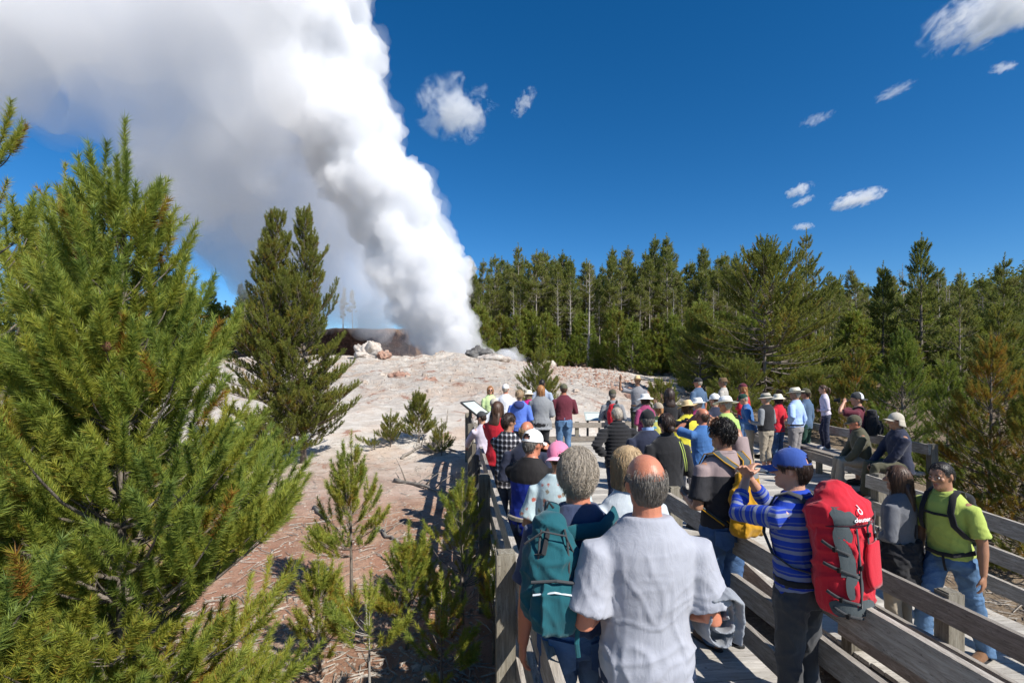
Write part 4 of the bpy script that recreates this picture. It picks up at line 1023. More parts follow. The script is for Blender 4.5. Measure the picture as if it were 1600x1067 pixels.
def hat(q, mat, crown=.105, brim=.075, droop=.012, curl=.0, band_mat=None, tilt=0, roll=0, dent=.0, name='hat', r=1.0, soft=0.0, taper=.9):
    trim_hair(q, .162); T = q.HM @ Matrix.Translation((0, -.004, .155)) @ Matrix.Rotation(R(tilt), 4, 'X') @ Matrix.Rotation(R(roll), 4, 'Y')
    prof = [(0.0, crown - dent), (.35, crown - dent * .6), (.70 * taper, crown), (.88 * taper, crown - .014), (.97 * (taper + .03), crown * .5), (1.0, .008), (1.02, .0)]
    n = 40; b = MB(); rows = []
    for f, zz in prof: rows.append([(f * .094 * r, f * .114 * r, zz)] * n)
    bn = 5
    for j in range(1, bn + 1):
        v = j / bn; row = []
        for i in range(n):
            ph = 2 * math.pi * i / n
            zz = -droop * v + curl * v * v * (math.sin(ph) ** 2) + soft * v * math.sin(3 * ph + 1) + .25 * soft * v * math.sin(7 * ph)
            row.append((.096 * r + brim * v, .116 * r + brim * v, zz))
        rows.append(row)
    for row in rows:
        for i in range(n):
            ph = 2 * math.pi * i / n; a, c, zz = row[i]; b.v.append(tuple(T @ Vector((a * math.sin(ph), c * math.cos(ph), zz))))
    for j in range(len(rows) - 1):
        for i in range(n): b.f.append([j * n + i, (j + 1) * n + i, (j + 1) * n + (i + 1) % n, j * n + (i + 1) % n]); b.m.append(0)
    o = obj(name, b, C[mat], q.o, sm=True); md = o.modifiers.new('t', 'SOLIDIFY'); md.thickness = .004
    if band_mat:
        b = MB(); b.v = []
        for zz, f in ((.006, 1.03), (.034, 1.0 + .02 * taper)):
            for i in range(n): ph = 2 * math.pi * i / n; b.v.append(tuple(T @ Vector((f * .0945 * r * math.sin(ph), f * .1145 * r * math.cos(ph), zz))))
        for i in range(n): b.f.append([i, (i + 1) % n, n + (i + 1) % n, n + i]); b.m.append(0)
        obj('hat_band', b, C[band_mat], o, sm=True)
    return o

def carried(q, name, label, cat, anchor):
    """an Empty at a point of the person's torso; its children are built in the same leaned frame"""
    W = Matrix.Translation(q.loc) @ Matrix.Rotation(q.rz, 4, 'Z')
    a = q.U(anchor); r = empty(name, W @ a, q.rz); tag(r, label, cat)
    r.rotation_euler = (0, 0, q.rz)
    r['_a'] = 0; del r['_a']
    return r, (lambda v: q.U(v) - a), a
def shift(b, a): b.v = [tuple(Vector(v) - a) for v in b.v]; return b
def straps(q, root, a, mat, e=.022, wdt=.026, wide=1.0, one=None, ytop=-.13):
    for sx in ((-1, 1) if one is None else (one,)):
        b = MB(); U = q.U
        pts = [(sx * .065, ytop, 1.43), (sx * .085, -.085, 1.475 + e * .6), (sx * .095, -.02, 1.496 + e * .6), (sx * .105, .06, 1.455 + e), (sx * .115, .118 + e * .4, 1.36), (sx * .135, .125 + e * .3, 1.25), (sx * .175, .06, 1.14), (sx * .165, -.05, 1.08), (sx * .12, -.135, 1.06)]
        b.tube([U(p) for p in pts], [(wdt * q.s, .006 * q.s)] * len(pts), 8, side=(1, 0, 0)); shift(b, a); obj('shoulder_strap', b, C[mat], root, sm=True)
def camera_at(q, pos, d, label, size=1.0, lens=.07, strap=False):
    """a camera; pos in torso frame, d = direction of the lens"""
    W = Matrix.Translation(q.loc) @ Matrix.Rotation(q.rz, 4, 'Z')
    p = q.U(pos); dd = (W.to_3x3() @ (q.LM.to_3x3() @ Vector(d))).normalized()
    r = empty('camera', W @ p); tag(r, label, 'camera'); r.rotation_euler = dd.to_track_quat('Y', 'Z').to_euler()
    b = MB(); b.box((0, 0, 0), (.125 * size, .05 * size, .085 * size)); b.box((0, 0, .05 * size), (.05 * size, .045 * size, .025 * size), taper=.7); b.box((.052 * size, .015 * size, 0), (.03 * size, .07 * size, .08 * size)); obj('body', b, M['black_plastic'], r)
    b = MB(); b.tube([(0, .02, 0), (0, .045, 0), (0, .05 + lens * .6, 0), (0, .05 + lens, 0)], [.030 * size, .034 * size, .034 * size, .038 * size], 16); obj('lens', b, M['black_plastic'], r)
    b = MB(); b.tube([(0, .05 + lens - .004, 0), (0, .053 + lens, 0)], [.031 * size, .028 * size], 16); obj('lens_glass', b, M['lens_glass'], r)
    return r
# ------------------------------------------------------------------ the crowd, near to far
J = dict
# bald man in the foreground
ELB = ((.24, -.08, -1), (-.55, .85, .06), (-.6, -.4, .4), .8)
pa = person('bald man seen from behind in a light grey T-shirt, nearest the camera', 1010, 2.12, 1.785, rz=4, skin='ruddy', bulk=1.02, belly=.03, yaw=2, arms=(ELB, ELB), shirt=J(mat='heather_grey_cotton', hem=.70, e=.030, amp=.008), trousers=J(mat='dark_jeans', feet=False), hair=('bald', 'darkgrey'))
r, f, a = carried(pa, 'folded_jacket', 'folded grey fleece jacket hanging over the bald man\'s right forearm', 'jacket', (.27, .06, 1.13))
b = MB()
pts = []
for t in range(46):
    g_ = t / 45; an_ = -.6 + g_ * 15.5; rx_, rz_ = lerp(.012, .072, g_), lerp(.02, .125, g_)
    pts.append(f((.285 + rx_ * math.cos(an_) + .006 * math.sin(an_ * 2.3), .03 + .02 * math.sin(an_), 1.085 + rz_ * math.sin(an_) + .008 * math.sin(an_ * 1.7))))
b.tube(pts, [(.115 - .03 * abs(math.sin(t * .55)), .0085) for t in range(46)], 10, side=(0, 1, 0), rounded=False)
b.tube([f((.235, -.06, 1.20)), f((.30, -.085, 1.225)), f((.35, -.05, 1.19)), f((.365, -.03, 1.10)), f((.35, -.04, 1.0))], [(.05, .011)] * 5, 10, side=(0, 1, 0))
me = remesh_bm(b, .005, 3, 'folded_fleece'); pa.wrinkle(me, .004, 'pants'); obj('fleece', me, C['fleece'], r)
# man with the teal rucksack
pb = person('grey curly haired man in a navy T-shirt and jeans with a teal backpack', 903, 2.42, 1.755, rz=2, skin='ruddy', bulk=1.0, yaw=-8, arms=('down', 'chin'), shirt=J(mat='navy_cotton', hem=.85, e=.02), trousers=J(mat='jeans', pockets=(-1, 1)), hair=('curly', 'grey', .007), shoes='white_shoe')
# blond woman
pc = person('blond woman in a pale grey top, half hidden behind the bald man\'s head', 982, 3.0, 1.675, rz=10, female=True, yaw=10, arms=('clasp', 'clasp'), bulk=1.1, shirt=J(mat='ox_grey', hem=.82), trousers=J(mat='dark_jeans'), hair=('bob', 'blond', .02))
# red backpack wearer
pd = person('person in a blue cap and blue striped top with a big red backpack', 1250, 3.0, 1.66, rz=34, skin='fair', yaw=18, lean=4, bulk=1.04, arms=('photo', 'photo'), shirt=J(mat='stripes', sleeve='34', hem=.9), trousers=J(mat='charcoal_fabric', belt='black_fabric'), hair=('short', 'dkbrown', .016))
cap(pd, 'royal_blue', opening=True, front=None, tilt=2)
# backward pink cap
pe = person('woman in a pink cap worn backwards and a pale floral top', 873, 3.75, 1.60, rz=-12, female=True, skin='tan', yaw=10, pitch=20, bulk=1.1, arms=('clasp', 'clasp'), shirt=J(mat='floral', hem=.80), trousers=J(mat='khaki'), hair=('crop', 'dkbrown'))
cap(pe, 'pink_cap', brim='pink_brim', back=True, tilt=-14, bill=.09, turn=152)
# yellow bag man
pf = person('dark haired man in a mauve and charcoal polo shirt with a mustard yellow bag', 1130, 4.0, 1.755, rz=16, skin='tan', yaw=12, bulk=1.05, arms=('bent', 'headtop'), shirt=J(mat='polo2', hem=.87, collar=('polo', 'polo2')), trousers=J(mat='jeans', pockets=(-1, 1)), hair=('curly', 'black', .004), shoes='brown_boot')
# white cap photographer
pg = person('white capped man in a black and blue vest taking a photo at the left railing', 826, 4.3, 1.62, rz=-32, skin='ruddy', yaw=-12, lean=6, bulk=1.15, arms=('camera', 'camera'), shirt=J(mat='vest', sleeve='short', hem=.84, collar=('polo', 'black_fabric')), trousers=J(mat='dark_jeans', belt='khaki'), hair=('short', 'darkgrey'))
cap(pg, 'white_hat', opening=True, tilt=0)
camera_at(pg, (.0, .27, 1.60), (0, 1, 0), 'black camera held to the eye by the white capped photographer', 1.0)
# the couple on the lower walk
ph = person('woman with long straight dark brown hair in a grey top on the lower boardwalk', 1405, 4.85, 1.68, rz=32, z=-.46, female=True, skin='tan', yaw=22, bulk=1.12, arms=('clasp', 'loose'), shirt=J(mat='grey_knit', sleeve='34', hem=.9), trousers=J(mat='khaki'), hair=('long', 'brown', .018, .22))
b = MB()
b.tube([Vector((0, -.002, zz)) * ph.s for zz in (.60, .75, .90, 1.00, 1.04)], [(.245 * ph.s, .205 * ph.s), (.242 * ph.s, .195 * ph.s), (.236 * ph.s, .178 * ph.s), (.218 * ph.s, .165 * ph.s), (.205 * ph.s, .155 * ph.s)], 22, side=(1, 0, 0))
me = remesh_bm(b, .012, 2, 'waist_jacket'); ph.wrinkle(me, .016, 'shirt'); obj('waist_jacket', me, C['black_fabric'], ph.o)
pi_ = person('man in a lime green polo shirt and jeans turning towards us on the lower boardwalk', 1486, 4.62, 1.78, rz=108, z=-.46, skin='tan', yaw=-2, pitch=4, lean=9, face=True, legs='walk', arms=('down', 'down'), shirt=J(mat='lime_polo', hem=.90, collar=('polo', 'lime_polo')), trousers=J(mat='light_jeans', belt='black_fabric'), hair=('crop', 'black', .007), shoes='brown_boot')
# dark jacketed woman
pj = person('woman with dark tied back hair in a black jacket with a camera at her hip', 1042, 5.4, 1.675, rz=6, female=True, yaw=4, bulk=1.12, arms=('pocket', 'hold'), shirt=J(mat='black_fabric', sleeve='long', hem=.80, e=.024, collar=('up', 'black_fabric')), trousers=J(mat='charcoal_fabric'), hair=('bun', 'dkbrown', .012))
camera_at(pj, (.14, .30, 1.10), (.3, 1, -.2), 'black camera held at waist height by the woman in the black jacket', 1.1)
pk = person('older balding man with ginger grey hair and dark blue shirt behind the white cap', 823, 5.35, 1.60, rz=-10, skin='ruddy', yaw=-15, bulk=1.1, arms=('clasp', 'clasp'), shirt=J(mat='dark_navy', sleeve='long'), trousers=J(mat='dark_jeans'), hair=('bald', 'sandy', .012))
pl_ = person('dark haired man in a black and white plaid shirt at the left railing', 794, 6.3, 1.60, rz=-30, skin='tan', yaw=-18, bulk=1.05, arms=('rail', 'bent'), shirt=J(mat='plaid', sleeve='long', hem=.78, e=.022, collar=('polo', 'plaid')), trousers=J(mat='dark_jeans'), hair=('short', 'dkbrown', .016))
pm = person('man in a black baseball cap and dark navy sweatshirt with a light blue collar', 1012, 6.1, 1.65, rz=8, yaw=-8, skin='tan', bulk=1.14, arms=('clasp', 'clasp'), shirt=J(mat='dark_navy', sleeve='long', e=.022, collar=('up', 'sky_blue')), trousers=J(mat='jeans'), hair=('short', 'darkgrey'))
cap(pm, 'black_fabric')
pn = person('grey haired man in a quilted black puffy jacket and jeans', 967, 7.3, 1.60, rz=6, yaw=10, skin='ruddy', lean=8, bulk=1.15, arms=('hip', 'hip'), shirt=J(mat='black_fabric', sleeve='long', e=.034, puff=True, collar=('up', 'black_fabric')), trousers=J(mat='dark_jeans'), hair=('short', 'grey'))
po = person('balding man in a blue T-shirt with a big black camera and tripod strap', 1098, 6.9, 1.62, rz=25, yaw=10, skin='ruddy', bulk=1.05, arms=('face', 'brow'), shirt=J(mat='mid_blue'), trousers=J(mat='grey_trousers'), hair=('bald', 'brown', .01))
camera_at(po, (-.08, .24, 1.50), (-.8, .8, 0), 'large black camera with a long lens held by the man in the blue T-shirt', 1.4, .12)
pp_ = person('woman with shoulder length brown hair in a bright red jacket at the left railing', 777, 7.6, 1.66, rz=-20, female=True, yaw=-10, arms=('rail', 'clasp'), shirt=J(mat='red_fabric', sleeve='long', hem=.78, e=.024), trousers=J(mat='dark_jeans'), hair=('long', 'brown', .018, .10))
pq = person('man in a wide white sun hat and lime green shirt with his arm bent', 1134, 8.0, 1.70, rz=30, yaw=8, skin='ruddy', bulk=1.14, arms=('clasp', 'bent'), shirt=J(mat='lime_cotton', sleeve='long', collar=('polo', 'lime_cotton')), trousers=J(mat='grey_trousers'), hair=('short', 'grey'))
hat(pq, 'white_hat', .10, .085, .012, .012, tilt=-10, roll=8, band_mat='stone_cap')
pr = person('child in a dark grey cap and pale shirt leaning on the left railing', 754, 8.4, 1.45, rz=28, yaw=20, pitch=14, skin='fair', arms=('rail', 'rail'), shirt=J(mat='lilac', sleeve='long'), trousers=J(mat='charcoal_fabric'), hair=('short', 'dkbrown'), bulk=.86)
cap(pr, 'charcoal_fabric')
ps = person('woman in a straw sun hat and bright yellow shirt', 1074, 8.8, 1.60, rz=14, yaw=6, female=True, bulk=1.1, arms=('clasp', 'clasp'), shirt=J(mat='yellow_cotton', sleeve='long', hem=.80), trousers=J(mat='grey_trousers'), hair=('bob', 'brown'))
hat(ps, 'straw', .095, .085, .02, 0, tilt=-14, soft=.012, roll=-6)
pt = person('person in a tan cap and tie dye T-shirt in the middle of the crowd', 1029, 8.7, 1.57, rz=12, yaw=-6, female=True, arms=('clasp', 'clasp'), shirt=J(mat='tiedye'), trousers=J(mat='jeans'), hair=('pony', 'ginger'))
cap(pt, 'tan_cap')
pu = person('olive capped man sitting on the end of the bench in an olive jacket', 1353, 8.95, 1.74, rz=72, legs='sit', seat=.455, lean=14, yaw=-2, pitch=4, skin='ruddy', bulk=1.1, arms=('knee', 'knee'), shirt=J(mat='olive', sleeve='long', e=.026, hem=.86, collar=('up', 'olive')), trousers=J(mat='khaki'), hair=('short', 'darkgrey'), shoes='brown_boot')
cap(pu, 'olive')
pv = person('man in a stone cap with neck flap, the nearer bench sitter', 1408, 8.35, 1.84, rz=78, legs='sit', seat=.455, lean=6, yaw=4, pitch=-4, skin='tan', bulk=1.12, arms=('lap', 'knee'), shirt=J(mat='dark_navy', sleeve='long', e=.024), trousers=J(mat='olive'), hair=('short', 'dkbrown'))
cap(pv, 'stone_cap', flap='stone_cap', tilt=8)
pw = person('photographer in a grey and white mesh cap standing behind the bench sitters', 1340, 9.6, 1.70, rz=52, yaw=14, skin='fair', arms=('camera', 'camera'), shirt=J(mat='maroon_cotton', sleeve='short'), trousers=J(mat='camo', length=.5), hair=('short', 'brown'))
cap(pw, 'charcoal_fabric', front='mesh_white', back=True, tilt=0)
camera_at(pw, (.0, .30, 1.60), (0, 1, .05), 'small camera raised by the photographer in the mesh cap', .8, .04)
px_ = person('person in a whitish cap beside the brown haired woman, behind the child', 772, 9.8, 1.58, rz=10, yaw=8, arms=('clasp', 'clasp'), shirt=J(mat='white_cotton'), trousers=J(mat='khaki'), hair=('short', 'grey'))
cap(px_, 'stone_cap')
py = person('woman with curly dark brown hair in a black top', 1046, 10.4, 1.74, rz=5, female=True, yaw=-4, arms=('clasp', 'clasp'), shirt=J(mat='black_fabric', sleeve='long'), trousers=J(mat='dark_jeans'), hair=('long', 'dkbrown', .03, .08))
pz = person('woman in a white floppy sun hat and rose pink shirt', 1008, 10.9, 1.62, rz=22, female=True, yaw=24, arms=('clasp', 'bent'), shirt=J(mat='rose', sleeve='long'), trousers=J(mat='khaki'), hair=('bob', 'brown'))
hat(pz, 'white_hat', .09, .08, .04, 0, tilt=-6, soft=.01)
qa = person('person in a khaki bucket hat, black vest and cropped khaki trousers', 1197, 10.75, 1.64, rz=35, yaw=4, bulk=1.14, arms=('bent', 'clasp'), shirt=J(mat='black_fabric', sleeve=None, hem=.86, e=.03), trousers=J(mat='khaki', length=.8), hair=('short', 'grey'), shoes='ox_grey')
hat(qa, 'stone_cap', .09, .06, .025, 0, tilt=-8, band_mat='dark_green')
qb = person('man in a light blue shirt and grey trousers with a white straw hat', 1243, 10.9, 1.74, rz=38, yaw=6, skin='tan', bulk=1.1, arms=('hip', 'pocket'), shirt=J(mat='sky_blue', sleeve='long', hem=.92, collar=('polo', 'sky_blue')), trousers=J(mat='grey_trousers', belt='black_fabric'), hair=('short', 'grey'), shoes='brown_boot')
hat(qb, 'pale_straw', .10, .07, .004, .02, tilt=-8, band_mat='black_fabric')
qc = person('girl with a brown ponytail standing on the bench in a white top and navy trousers', 1291, 10.95, 1.36, rz=68, z=.455, female=True, lean=6, yaw=6, arms=('clasp', 'loose'), legs='relax', bulk=.82, shirt=J(mat='lilac', sleeve='long', hem=.9), trousers=J(mat='dark_navy'), hair=('pony', 'brown'), shoes='white_shoe')
qd = person('woman in a blue jacket with a navy hood and curly sandy hair', 812, 11.4, 1.68, rz=-6, female=True, yaw=-4, bulk=1.1, arms=('clasp', 'clasp'), shirt=J(mat='blue_jacket', sleeve='long', e=.028, hood='navy_hood'), trousers=J(mat='dark_navy'), hair=('curly', 'sandy', .02))
qe = person('man in an olive cap and grey shirt carrying a red and grey backpack', 957, 11.5, 1.69, rz=-2, yaw=-2, skin='tan', arms=('clasp', 'clasp'), shirt=J(mat='grey_sweat', sleeve='long'), trousers=J(mat='charcoal_fabric'), hair=('short', 'darkgrey'))
cap(qe, 'olive')
qf = person('heavy set woman with ginger blond hair in a grey sweatshirt and black trousers', 845, 11.7, 1.78, rz=-4, female=True, bulk=1.32, arms=('clasp', 'bent'), shirt=J(mat='grey_sweat', sleeve='long', hem=.78, e=.026), trousers=J(mat='black_fabric'), hair=('bob', 'ginger'), shoes='white_shoe')
qg = person('man in a maroon shirt, blue jeans and a camouflage cap facing the geyser', 881, 12.0, 1.80, rz=4, yaw=-6, bulk=1.16, skin='ruddy', arms=('cross', 'cross'), shirt=J(mat='maroon_cotton', sleeve='elbow', hem=.92), trousers=J(mat='light_jeans', pockets=(-1, 1)), hair=('short', 'brown'), shoes='white_shoe')
cap(qg, 'camo')
qh = person('person in a dark green cap leaning forward in a blue jacket by the bench', 1173, 11.2, 1.62, rz=62, yaw=0, lean=12, pitch=14, arms=('hold', 'hold'), shirt=J(mat='mid_blue', sleeve='long'), trousers=J(mat='khaki'), hair=('short', 'grey'))
cap(qh, 'dark_green')
qi = person('person in a floppy tan hat and red top just behind the black vest', 1216, 11.6, 1.58, rz=30, yaw=0, female=True, arms=('clasp', 'clasp'), shirt=J(mat='red_fabric'), trousers=J(mat='jeans'), hair=('bob', 'dkbrown'))
hat(qi, 'pale_straw', .09, .055, .04, 0, tilt=-6)
qj = person('man in an olive cap, navy shirt and green trousers behind the light blue shirt', 1259, 11.8, 1.70, rz=34, yaw=6, skin='tan', arms=('clasp', 'down'), shirt=J(mat='slate_blue', sleeve='long'), trousers=J(mat='dark_green'), hair=('short', 'dkbrown'))
cap(qj, 'olive')
qk = person('woman in a pale straw hat and magenta top near the far left', 826, 12.9, 1.62, rz=-4, female=True, arms=('clasp', 'clasp'), shirt=J(mat='magenta'), trousers=J(mat='khaki'), hair=('bob', 'sandy'))
hat(qk, 'pale_straw', .085, .06, .03, 0, tilt=-6)
ql = person('man in a white cap and white shirt at the far left corner', 790, 13.1, 1.76, rz=-6, yaw=-6, bulk=1.15, skin='ruddy', arms=('clasp', 'clasp'), shirt=J(mat='white_cotton', sleeve='long'), trousers=J(mat='khaki'), hair=('short', 'grey'))
cap(ql, 'white_hat')
qm = person('woman with short ginger hair and sunglasses in a pale green jacket, facing us', 766, 14.1, 1.69, rz=196, female=True, face=True, yaw=-10, arms=('down', 'down'), shirt=J(mat='pale_green', sleeve='long', e=.024), trousers=J(mat='khaki'), hair=('bob', 'ginger'))
b = MB()
for sx in (-1, 1): b.ball((0, 0, 0), (.027, .008, .020), 12, 8, M=qm.HM @ Matrix.Translation((sx * .033, .098, .118)))
b.tube([qm.HM @ Vector(v) for v in ((-.075, .02, .125), (-.062, .085, .124), (0, .104, .124), (.062, .085, .124), (.075, .02, .125))], [.003] * 5, 6)
obj('sunglasses', b, M['black_plastic'], qm.o)
qn = person('dark skinned bald man in a dusty blue shirt in front of the small pine', 847, 14.3, 1.88, rz=-8, skin='brown', yaw=-6, arms=('clasp', 'clasp'), shirt=J(mat='dusty_blue'), trousers=J(mat='charcoal_fabric'), hair=('crop', 'black', .003))
qo = person('park ranger in a straw campaign hat and grey shirt, facing us with one arm raised', 996, 14.6, 1.86, rz=172, z=.08, skin='tan', face=True, yaw=-12, arms=(((.1, .3, -1), (-.45, .85, .2), (-.2, 0, 1), .3), 'wave'), shirt=J(mat='ranger_grey', collar=('polo', 'ranger_grey')), trousers=J(mat='ranger_green', belt='brown_boot'), hair=('short', 'brown'), shoes='brown_boot')
hat(qo, 'straw', .115, .105, .0, 0, tilt=4, band_mat='brown_boot', taper=.70)
STEP = .165
qp = person('grey haired man in a slate blue shirt and black cap on the raised step', 1091, 13.2, 1.76, rz=30, z=STEP, yaw=14, skin='ruddy', bulk=1.1, arms=('clasp', 'down'), shirt=J(mat='slate_blue'), trousers=J(mat='khaki'), hair=('short', 'grey'))
cap(qp, 'black_fabric')
qq = person('person in a brown felt hat and pale patterned shirt at the back of the platform', 1130, 13.8, 1.74, rz=50, z=STEP, yaw=20, skin='tan', arms=('clasp', 'down'), shirt=J(mat='whitepat', sleeve='long'), trousers=J(mat='olive'), hair=('short', 'grey'))
hat(qq, 'brown_felt', .10, .065, .012, .015, tilt=-2)
qr_ = person('woman in a maroon cap with long ginger hair and red jacket at the back', 1161, 13.0, 1.62, rz=40, z=STEP, yaw=10, female=True, arms=('clasp', 'clasp'), shirt=J(mat='red_fabric', sleeve='long', e=.024), trousers=J(mat='jeans'), hair=('long', 'ginger', .018, .12))
cap(qr_, 'maroon_cotton')
qs = person('person in a white brimmed hat partly hidden behind the straw hat and yellow shirt', 1090, 9.7, 1.60, rz=20, yaw=6, arms=('clasp', 'clasp'), shirt=J(mat='pinkshirt'), trousers=J(mat='khaki'), hair=('short', 'grey'))
hat(qs, 'white_hat', .09, .065, .02, 0, tilt=-6)
qt = person('person in a small white cap and dark shirt left of the wide white hat', 1117, 9.6, 1.68, rz=24, yaw=6, arms=('clasp', 'clasp'), shirt=J(mat='dark_navy', sleeve='long'), trousers=J(mat='khaki'), hair=('short', 'brown'))
cap(qt, 'white_hat')
# sleeves under the vest
b = MB()
for sx in (-1, 1):
    S, E, W_, fa = qa.arm[sx]; b.tube([qa.U(S), qa.U(S.lerp(E, .5)), qa.U(E), qa.U(E.lerp(W_, .5)), qa.U(W_)], [.072 * qa.s, .066 * qa.s, .056 * qa.s, .050 * qa.s, .042 * qa.s], 12, rounded=True)
obj('sleeves', remesh_bm(b, .015, 1, 'sleeves'), C['grey_sweat'], qa.o)

# ------------------------------------------------------------------ backpacks
def pack_body(f, c, size, q, name, mat, root, vox=.011, squash=1.0, top=.72, bot=.9, yaw=0, wr=.008, shape=None):
    cx, cy_, cz = c; W_, D, Hh = size; b = MB()
    prof = shape or [(-.5, .55 * bot), (-.47, .85 * bot), (-.38, bot), (-.15, 1), (.12, .98), (.32, .86 * top + .14), (.43, top), (.49, top * .72), (.505, top * .4)]
    pts = [f((cx, cy_ - .015 * math.sin((h + .5) * math.pi), cz + h * Hh)) for h, k_ in prof]
    # squarish section: two crossed lofts
    b.tube(pts, [(W_ / 2 * k_, D / 2 * k_) for h, k_ in prof], 24, side=(1, 0, 0))
    b.tube(pts, [(W_ / 2 * .92 * k_, D / 2 * .72 * k_) for h, k_ in prof], 4, side=(1, 1, 0))
    me = remesh_bm(b, vox, 3, name); q.wrinkle(me, wr, 'pants'); return obj(name, me, C[mat], root)
def strip(b, pts, wdt=.012, th=.004, side=(1, 0, 0), seg=6): b.tube(pts, [(wdt, th)] * len(pts), seg, side=side)
# red trekking pack
r, f, a = carried(pd, 'backpack', 'large red trekking backpack with grey panels and a small white logo', 'backpack', (0.02, -.24, 1.16))
main = pack_body(f, (0.0, -.245, 1.13), (.37, .27, .54), pd, 'main_sack', 'red_fabric', r, .009, wr=.011, shape=[(-.5, .55), (-.47, .80), (-.38, .94), (-.15, 1), (.12, 1), (.32, 1.0), (.43, .98), (.49, .9), (.505, .8)])
b = MB(); b.tube([f((0, -.238, 1.375)), f((0, -.242, 1.42)), f((0, -.244, 1.468)), f((0, -.238, 1.502))], [(.190, .145), (.196, .158), (.182, .145), (.125, .10)], 22, side=(1, 0, 0), rounded=True)
me = remesh_bm(b, .009, 3, 'lid'); pd.wrinkle(me, .008, 'pants'); lid = obj('lid', me, C['red_fabric'], r)
def on_back(x, z, out=.0):      # a point on the outer face of the pack: x = -1..1 is the angle round it
    an_ = x * math.pi / 2; zz = (z - 1.13) / .54
    k_ = (1.0 if zz < .43 else 1.0 - (zz - .43) * .8) if zz > -.2 else 1.0 - (abs(zz) - .2) * .38
    out += .012
    rx_, ry_ = .187 * k_, .138 * k_
    cz_ = -.245
    if z > 1.375:
        t_ = max(0, z - 1.42); rx_, ry_ = .187 - t_ * .55, .152 - t_ * .55; cz_ = -.242
    return f((.0 + (rx_ + out) * math.sin(an_), cz_ - (ry_ + out) * math.cos(an_), z))
def patch(x0, x1, z0, z1, out, wave=0.0, n=10):
    vs = []
    for i in range(n + 1):
        for j in range(n + 1):
            u, v = i / n, j / n; cx_ = wave * math.sin(v * 5.0); tp = 1 - .35 * abs(2 * v - 1) ** 3
            vs.append(on_back(lerp(x0, x1, .5 + (u - .5) * tp) + cx_, lerp(z0, z1, v), out))
    return vs, [(i * (n + 1) + j, (i + 1) * (n + 1) + j, (i + 1) * (n + 1) + j + 1, i * (n + 1) + j + 1) for i in range(n) for j in range(n)]
b = MB()
for pr_ in ((-.74, -.34, 1.10, 1.37, .012, .06), (-.60, -.28, .98, 1.12, .014, .0), (-.95, .05, .88, .97, .010, .03)): b.add(*patch(*pr_))
obj('grey_panel', b, C['pack_grey'], r, sm=True)
b = MB(); b.add(*patch(-.80, -.38, 1.375, 1.475, .014, .05)); obj('lid_panel', b, C['pack_grey'], lid, sm=True)
b = MB(); b.add(*patch(-.9, .9, 1.365, 1.378, .010)); obj('seam', b, C['maroon_cotton'], r)
b = MB(); b.add(*patch(-.22, .32, 1.03, 1.27, .016)); me = b.mesh('rear_pocket', True); ro = obj('rear_pocket', me, C['red_fabric'], r); md = ro.modifiers.new('t', 'SOLIDIFY'); md.thickness = .018; md.offset = 1
for pts in ([(-.34, 1.36), (-.33, 1.30), (-.32, 1.15), (-.34, .93)], [(.42, 1.42), (.44, 1.28), (.42, 1.10)], [(-.98, 1.17), (-.7, 1.14), (-.36, 1.10)], [(-.98, 1.29), (-.75, 1.25), (-.50, 1.22)], [(-.95, 1.02), (-.7, .98), (-.36, .95)], [(-.85, .93), (-.6, .89), (-.3, .87)], [(-.1, 1.40), (-.09, 1.32), (-.10, 1.24)]):
    dn = [tuple(np.array(p_) * (1 - u_) + np.array(q_) * u_) for p_, q_ in zip(pts[:-1], pts[1:]) for u_ in (0, .25, .5, .75)] + [pts[-1]]
    b = MB(); strip(b, [on_back(x, z, .017) for x, z in dn], .009, .004, side=(0, 0, 1) if abs(pts[0][0] - pts[-1][0]) > .3 else (1, 0, 0)); o_ = obj('compression_strap', b, C['charcoal_fabric'], r, sm=True)
    b = MB(); p0 = on_back(pts[len(pts) // 2][0], pts[len(pts) // 2][1], .020); b.box(p0, (.022, .014, .022)); obj('buckle', b, M['black_plastic'], o_)
b = MB(); b.tube([on_back(.1, .925, .008), on_back(-.1, .90, .010), on_back(-.3, .895, .010)], [.004] * 3, 6); b.tube([on_back(.05, .915, .014), on_back(.04, .87, .014)], [.005] * 2, 6); obj('zip', b, C['charcoal_fabric'], r)
b = MB(); b.tube([on_back(.55, 1.36, .01), on_back(.60, 1.28, .04), on_back(.66, 1.20, .05), on_back(.6, 1.15, .02)], [.004] * 4, 6); b.tube([on_back(.62, 1.24, .04), on_back(.72, 1.20, .08), on_back(.78, 1.17, .10)], [.005] * 3, 6); obj('cord', b, C['ox_grey'], r)
straps(pd, r, a, 'charcoal_fabric', .024, .028)
# writing on the lid
cu = bpy.data.curves.new('lettering', 'FONT'); cu.body = 'deuter'; cu.size = .036; cu.align_x = 'CENTER'; cu.extrude = .001; cu.offset = .0006
to_ = bpy.data.objects.new('tmp', cu); COL.objects.link(to_); dg = bpy.context.evaluated_depsgraph_get(); me = bpy.data.meshes.new_from_object(to_.evaluated_get(dg)); bpy.data.objects.remove(to_)
lb = MB(); lb.v = [tuple(v.co) for v in me.vertices]; lb.f = [list(p.vertices) for p in me.polygons]; lb.m = [0] * len(lb.f)
pts = []
for t in range(15):
    an_ = R(120 + t * 24); rr_ = .016 - t * .0002; pts.append((rr_ * math.cos(an_) * .75, .058 + rr_ * math.sin(an_), 0))
pts += [(.004, .075, 0), (-.004, .094, 0)]
lb.tube(pts, [.0032] * len(pts), 6)
def wrap(v): return on_back(-.24 + v[0] * 3.4, 1.398 + v[1] * .9, .020 + v[2])
lb.v = [tuple(wrap(v)) for v in lb.v]; obj('lettering', lb, M['white_mark'], lid)
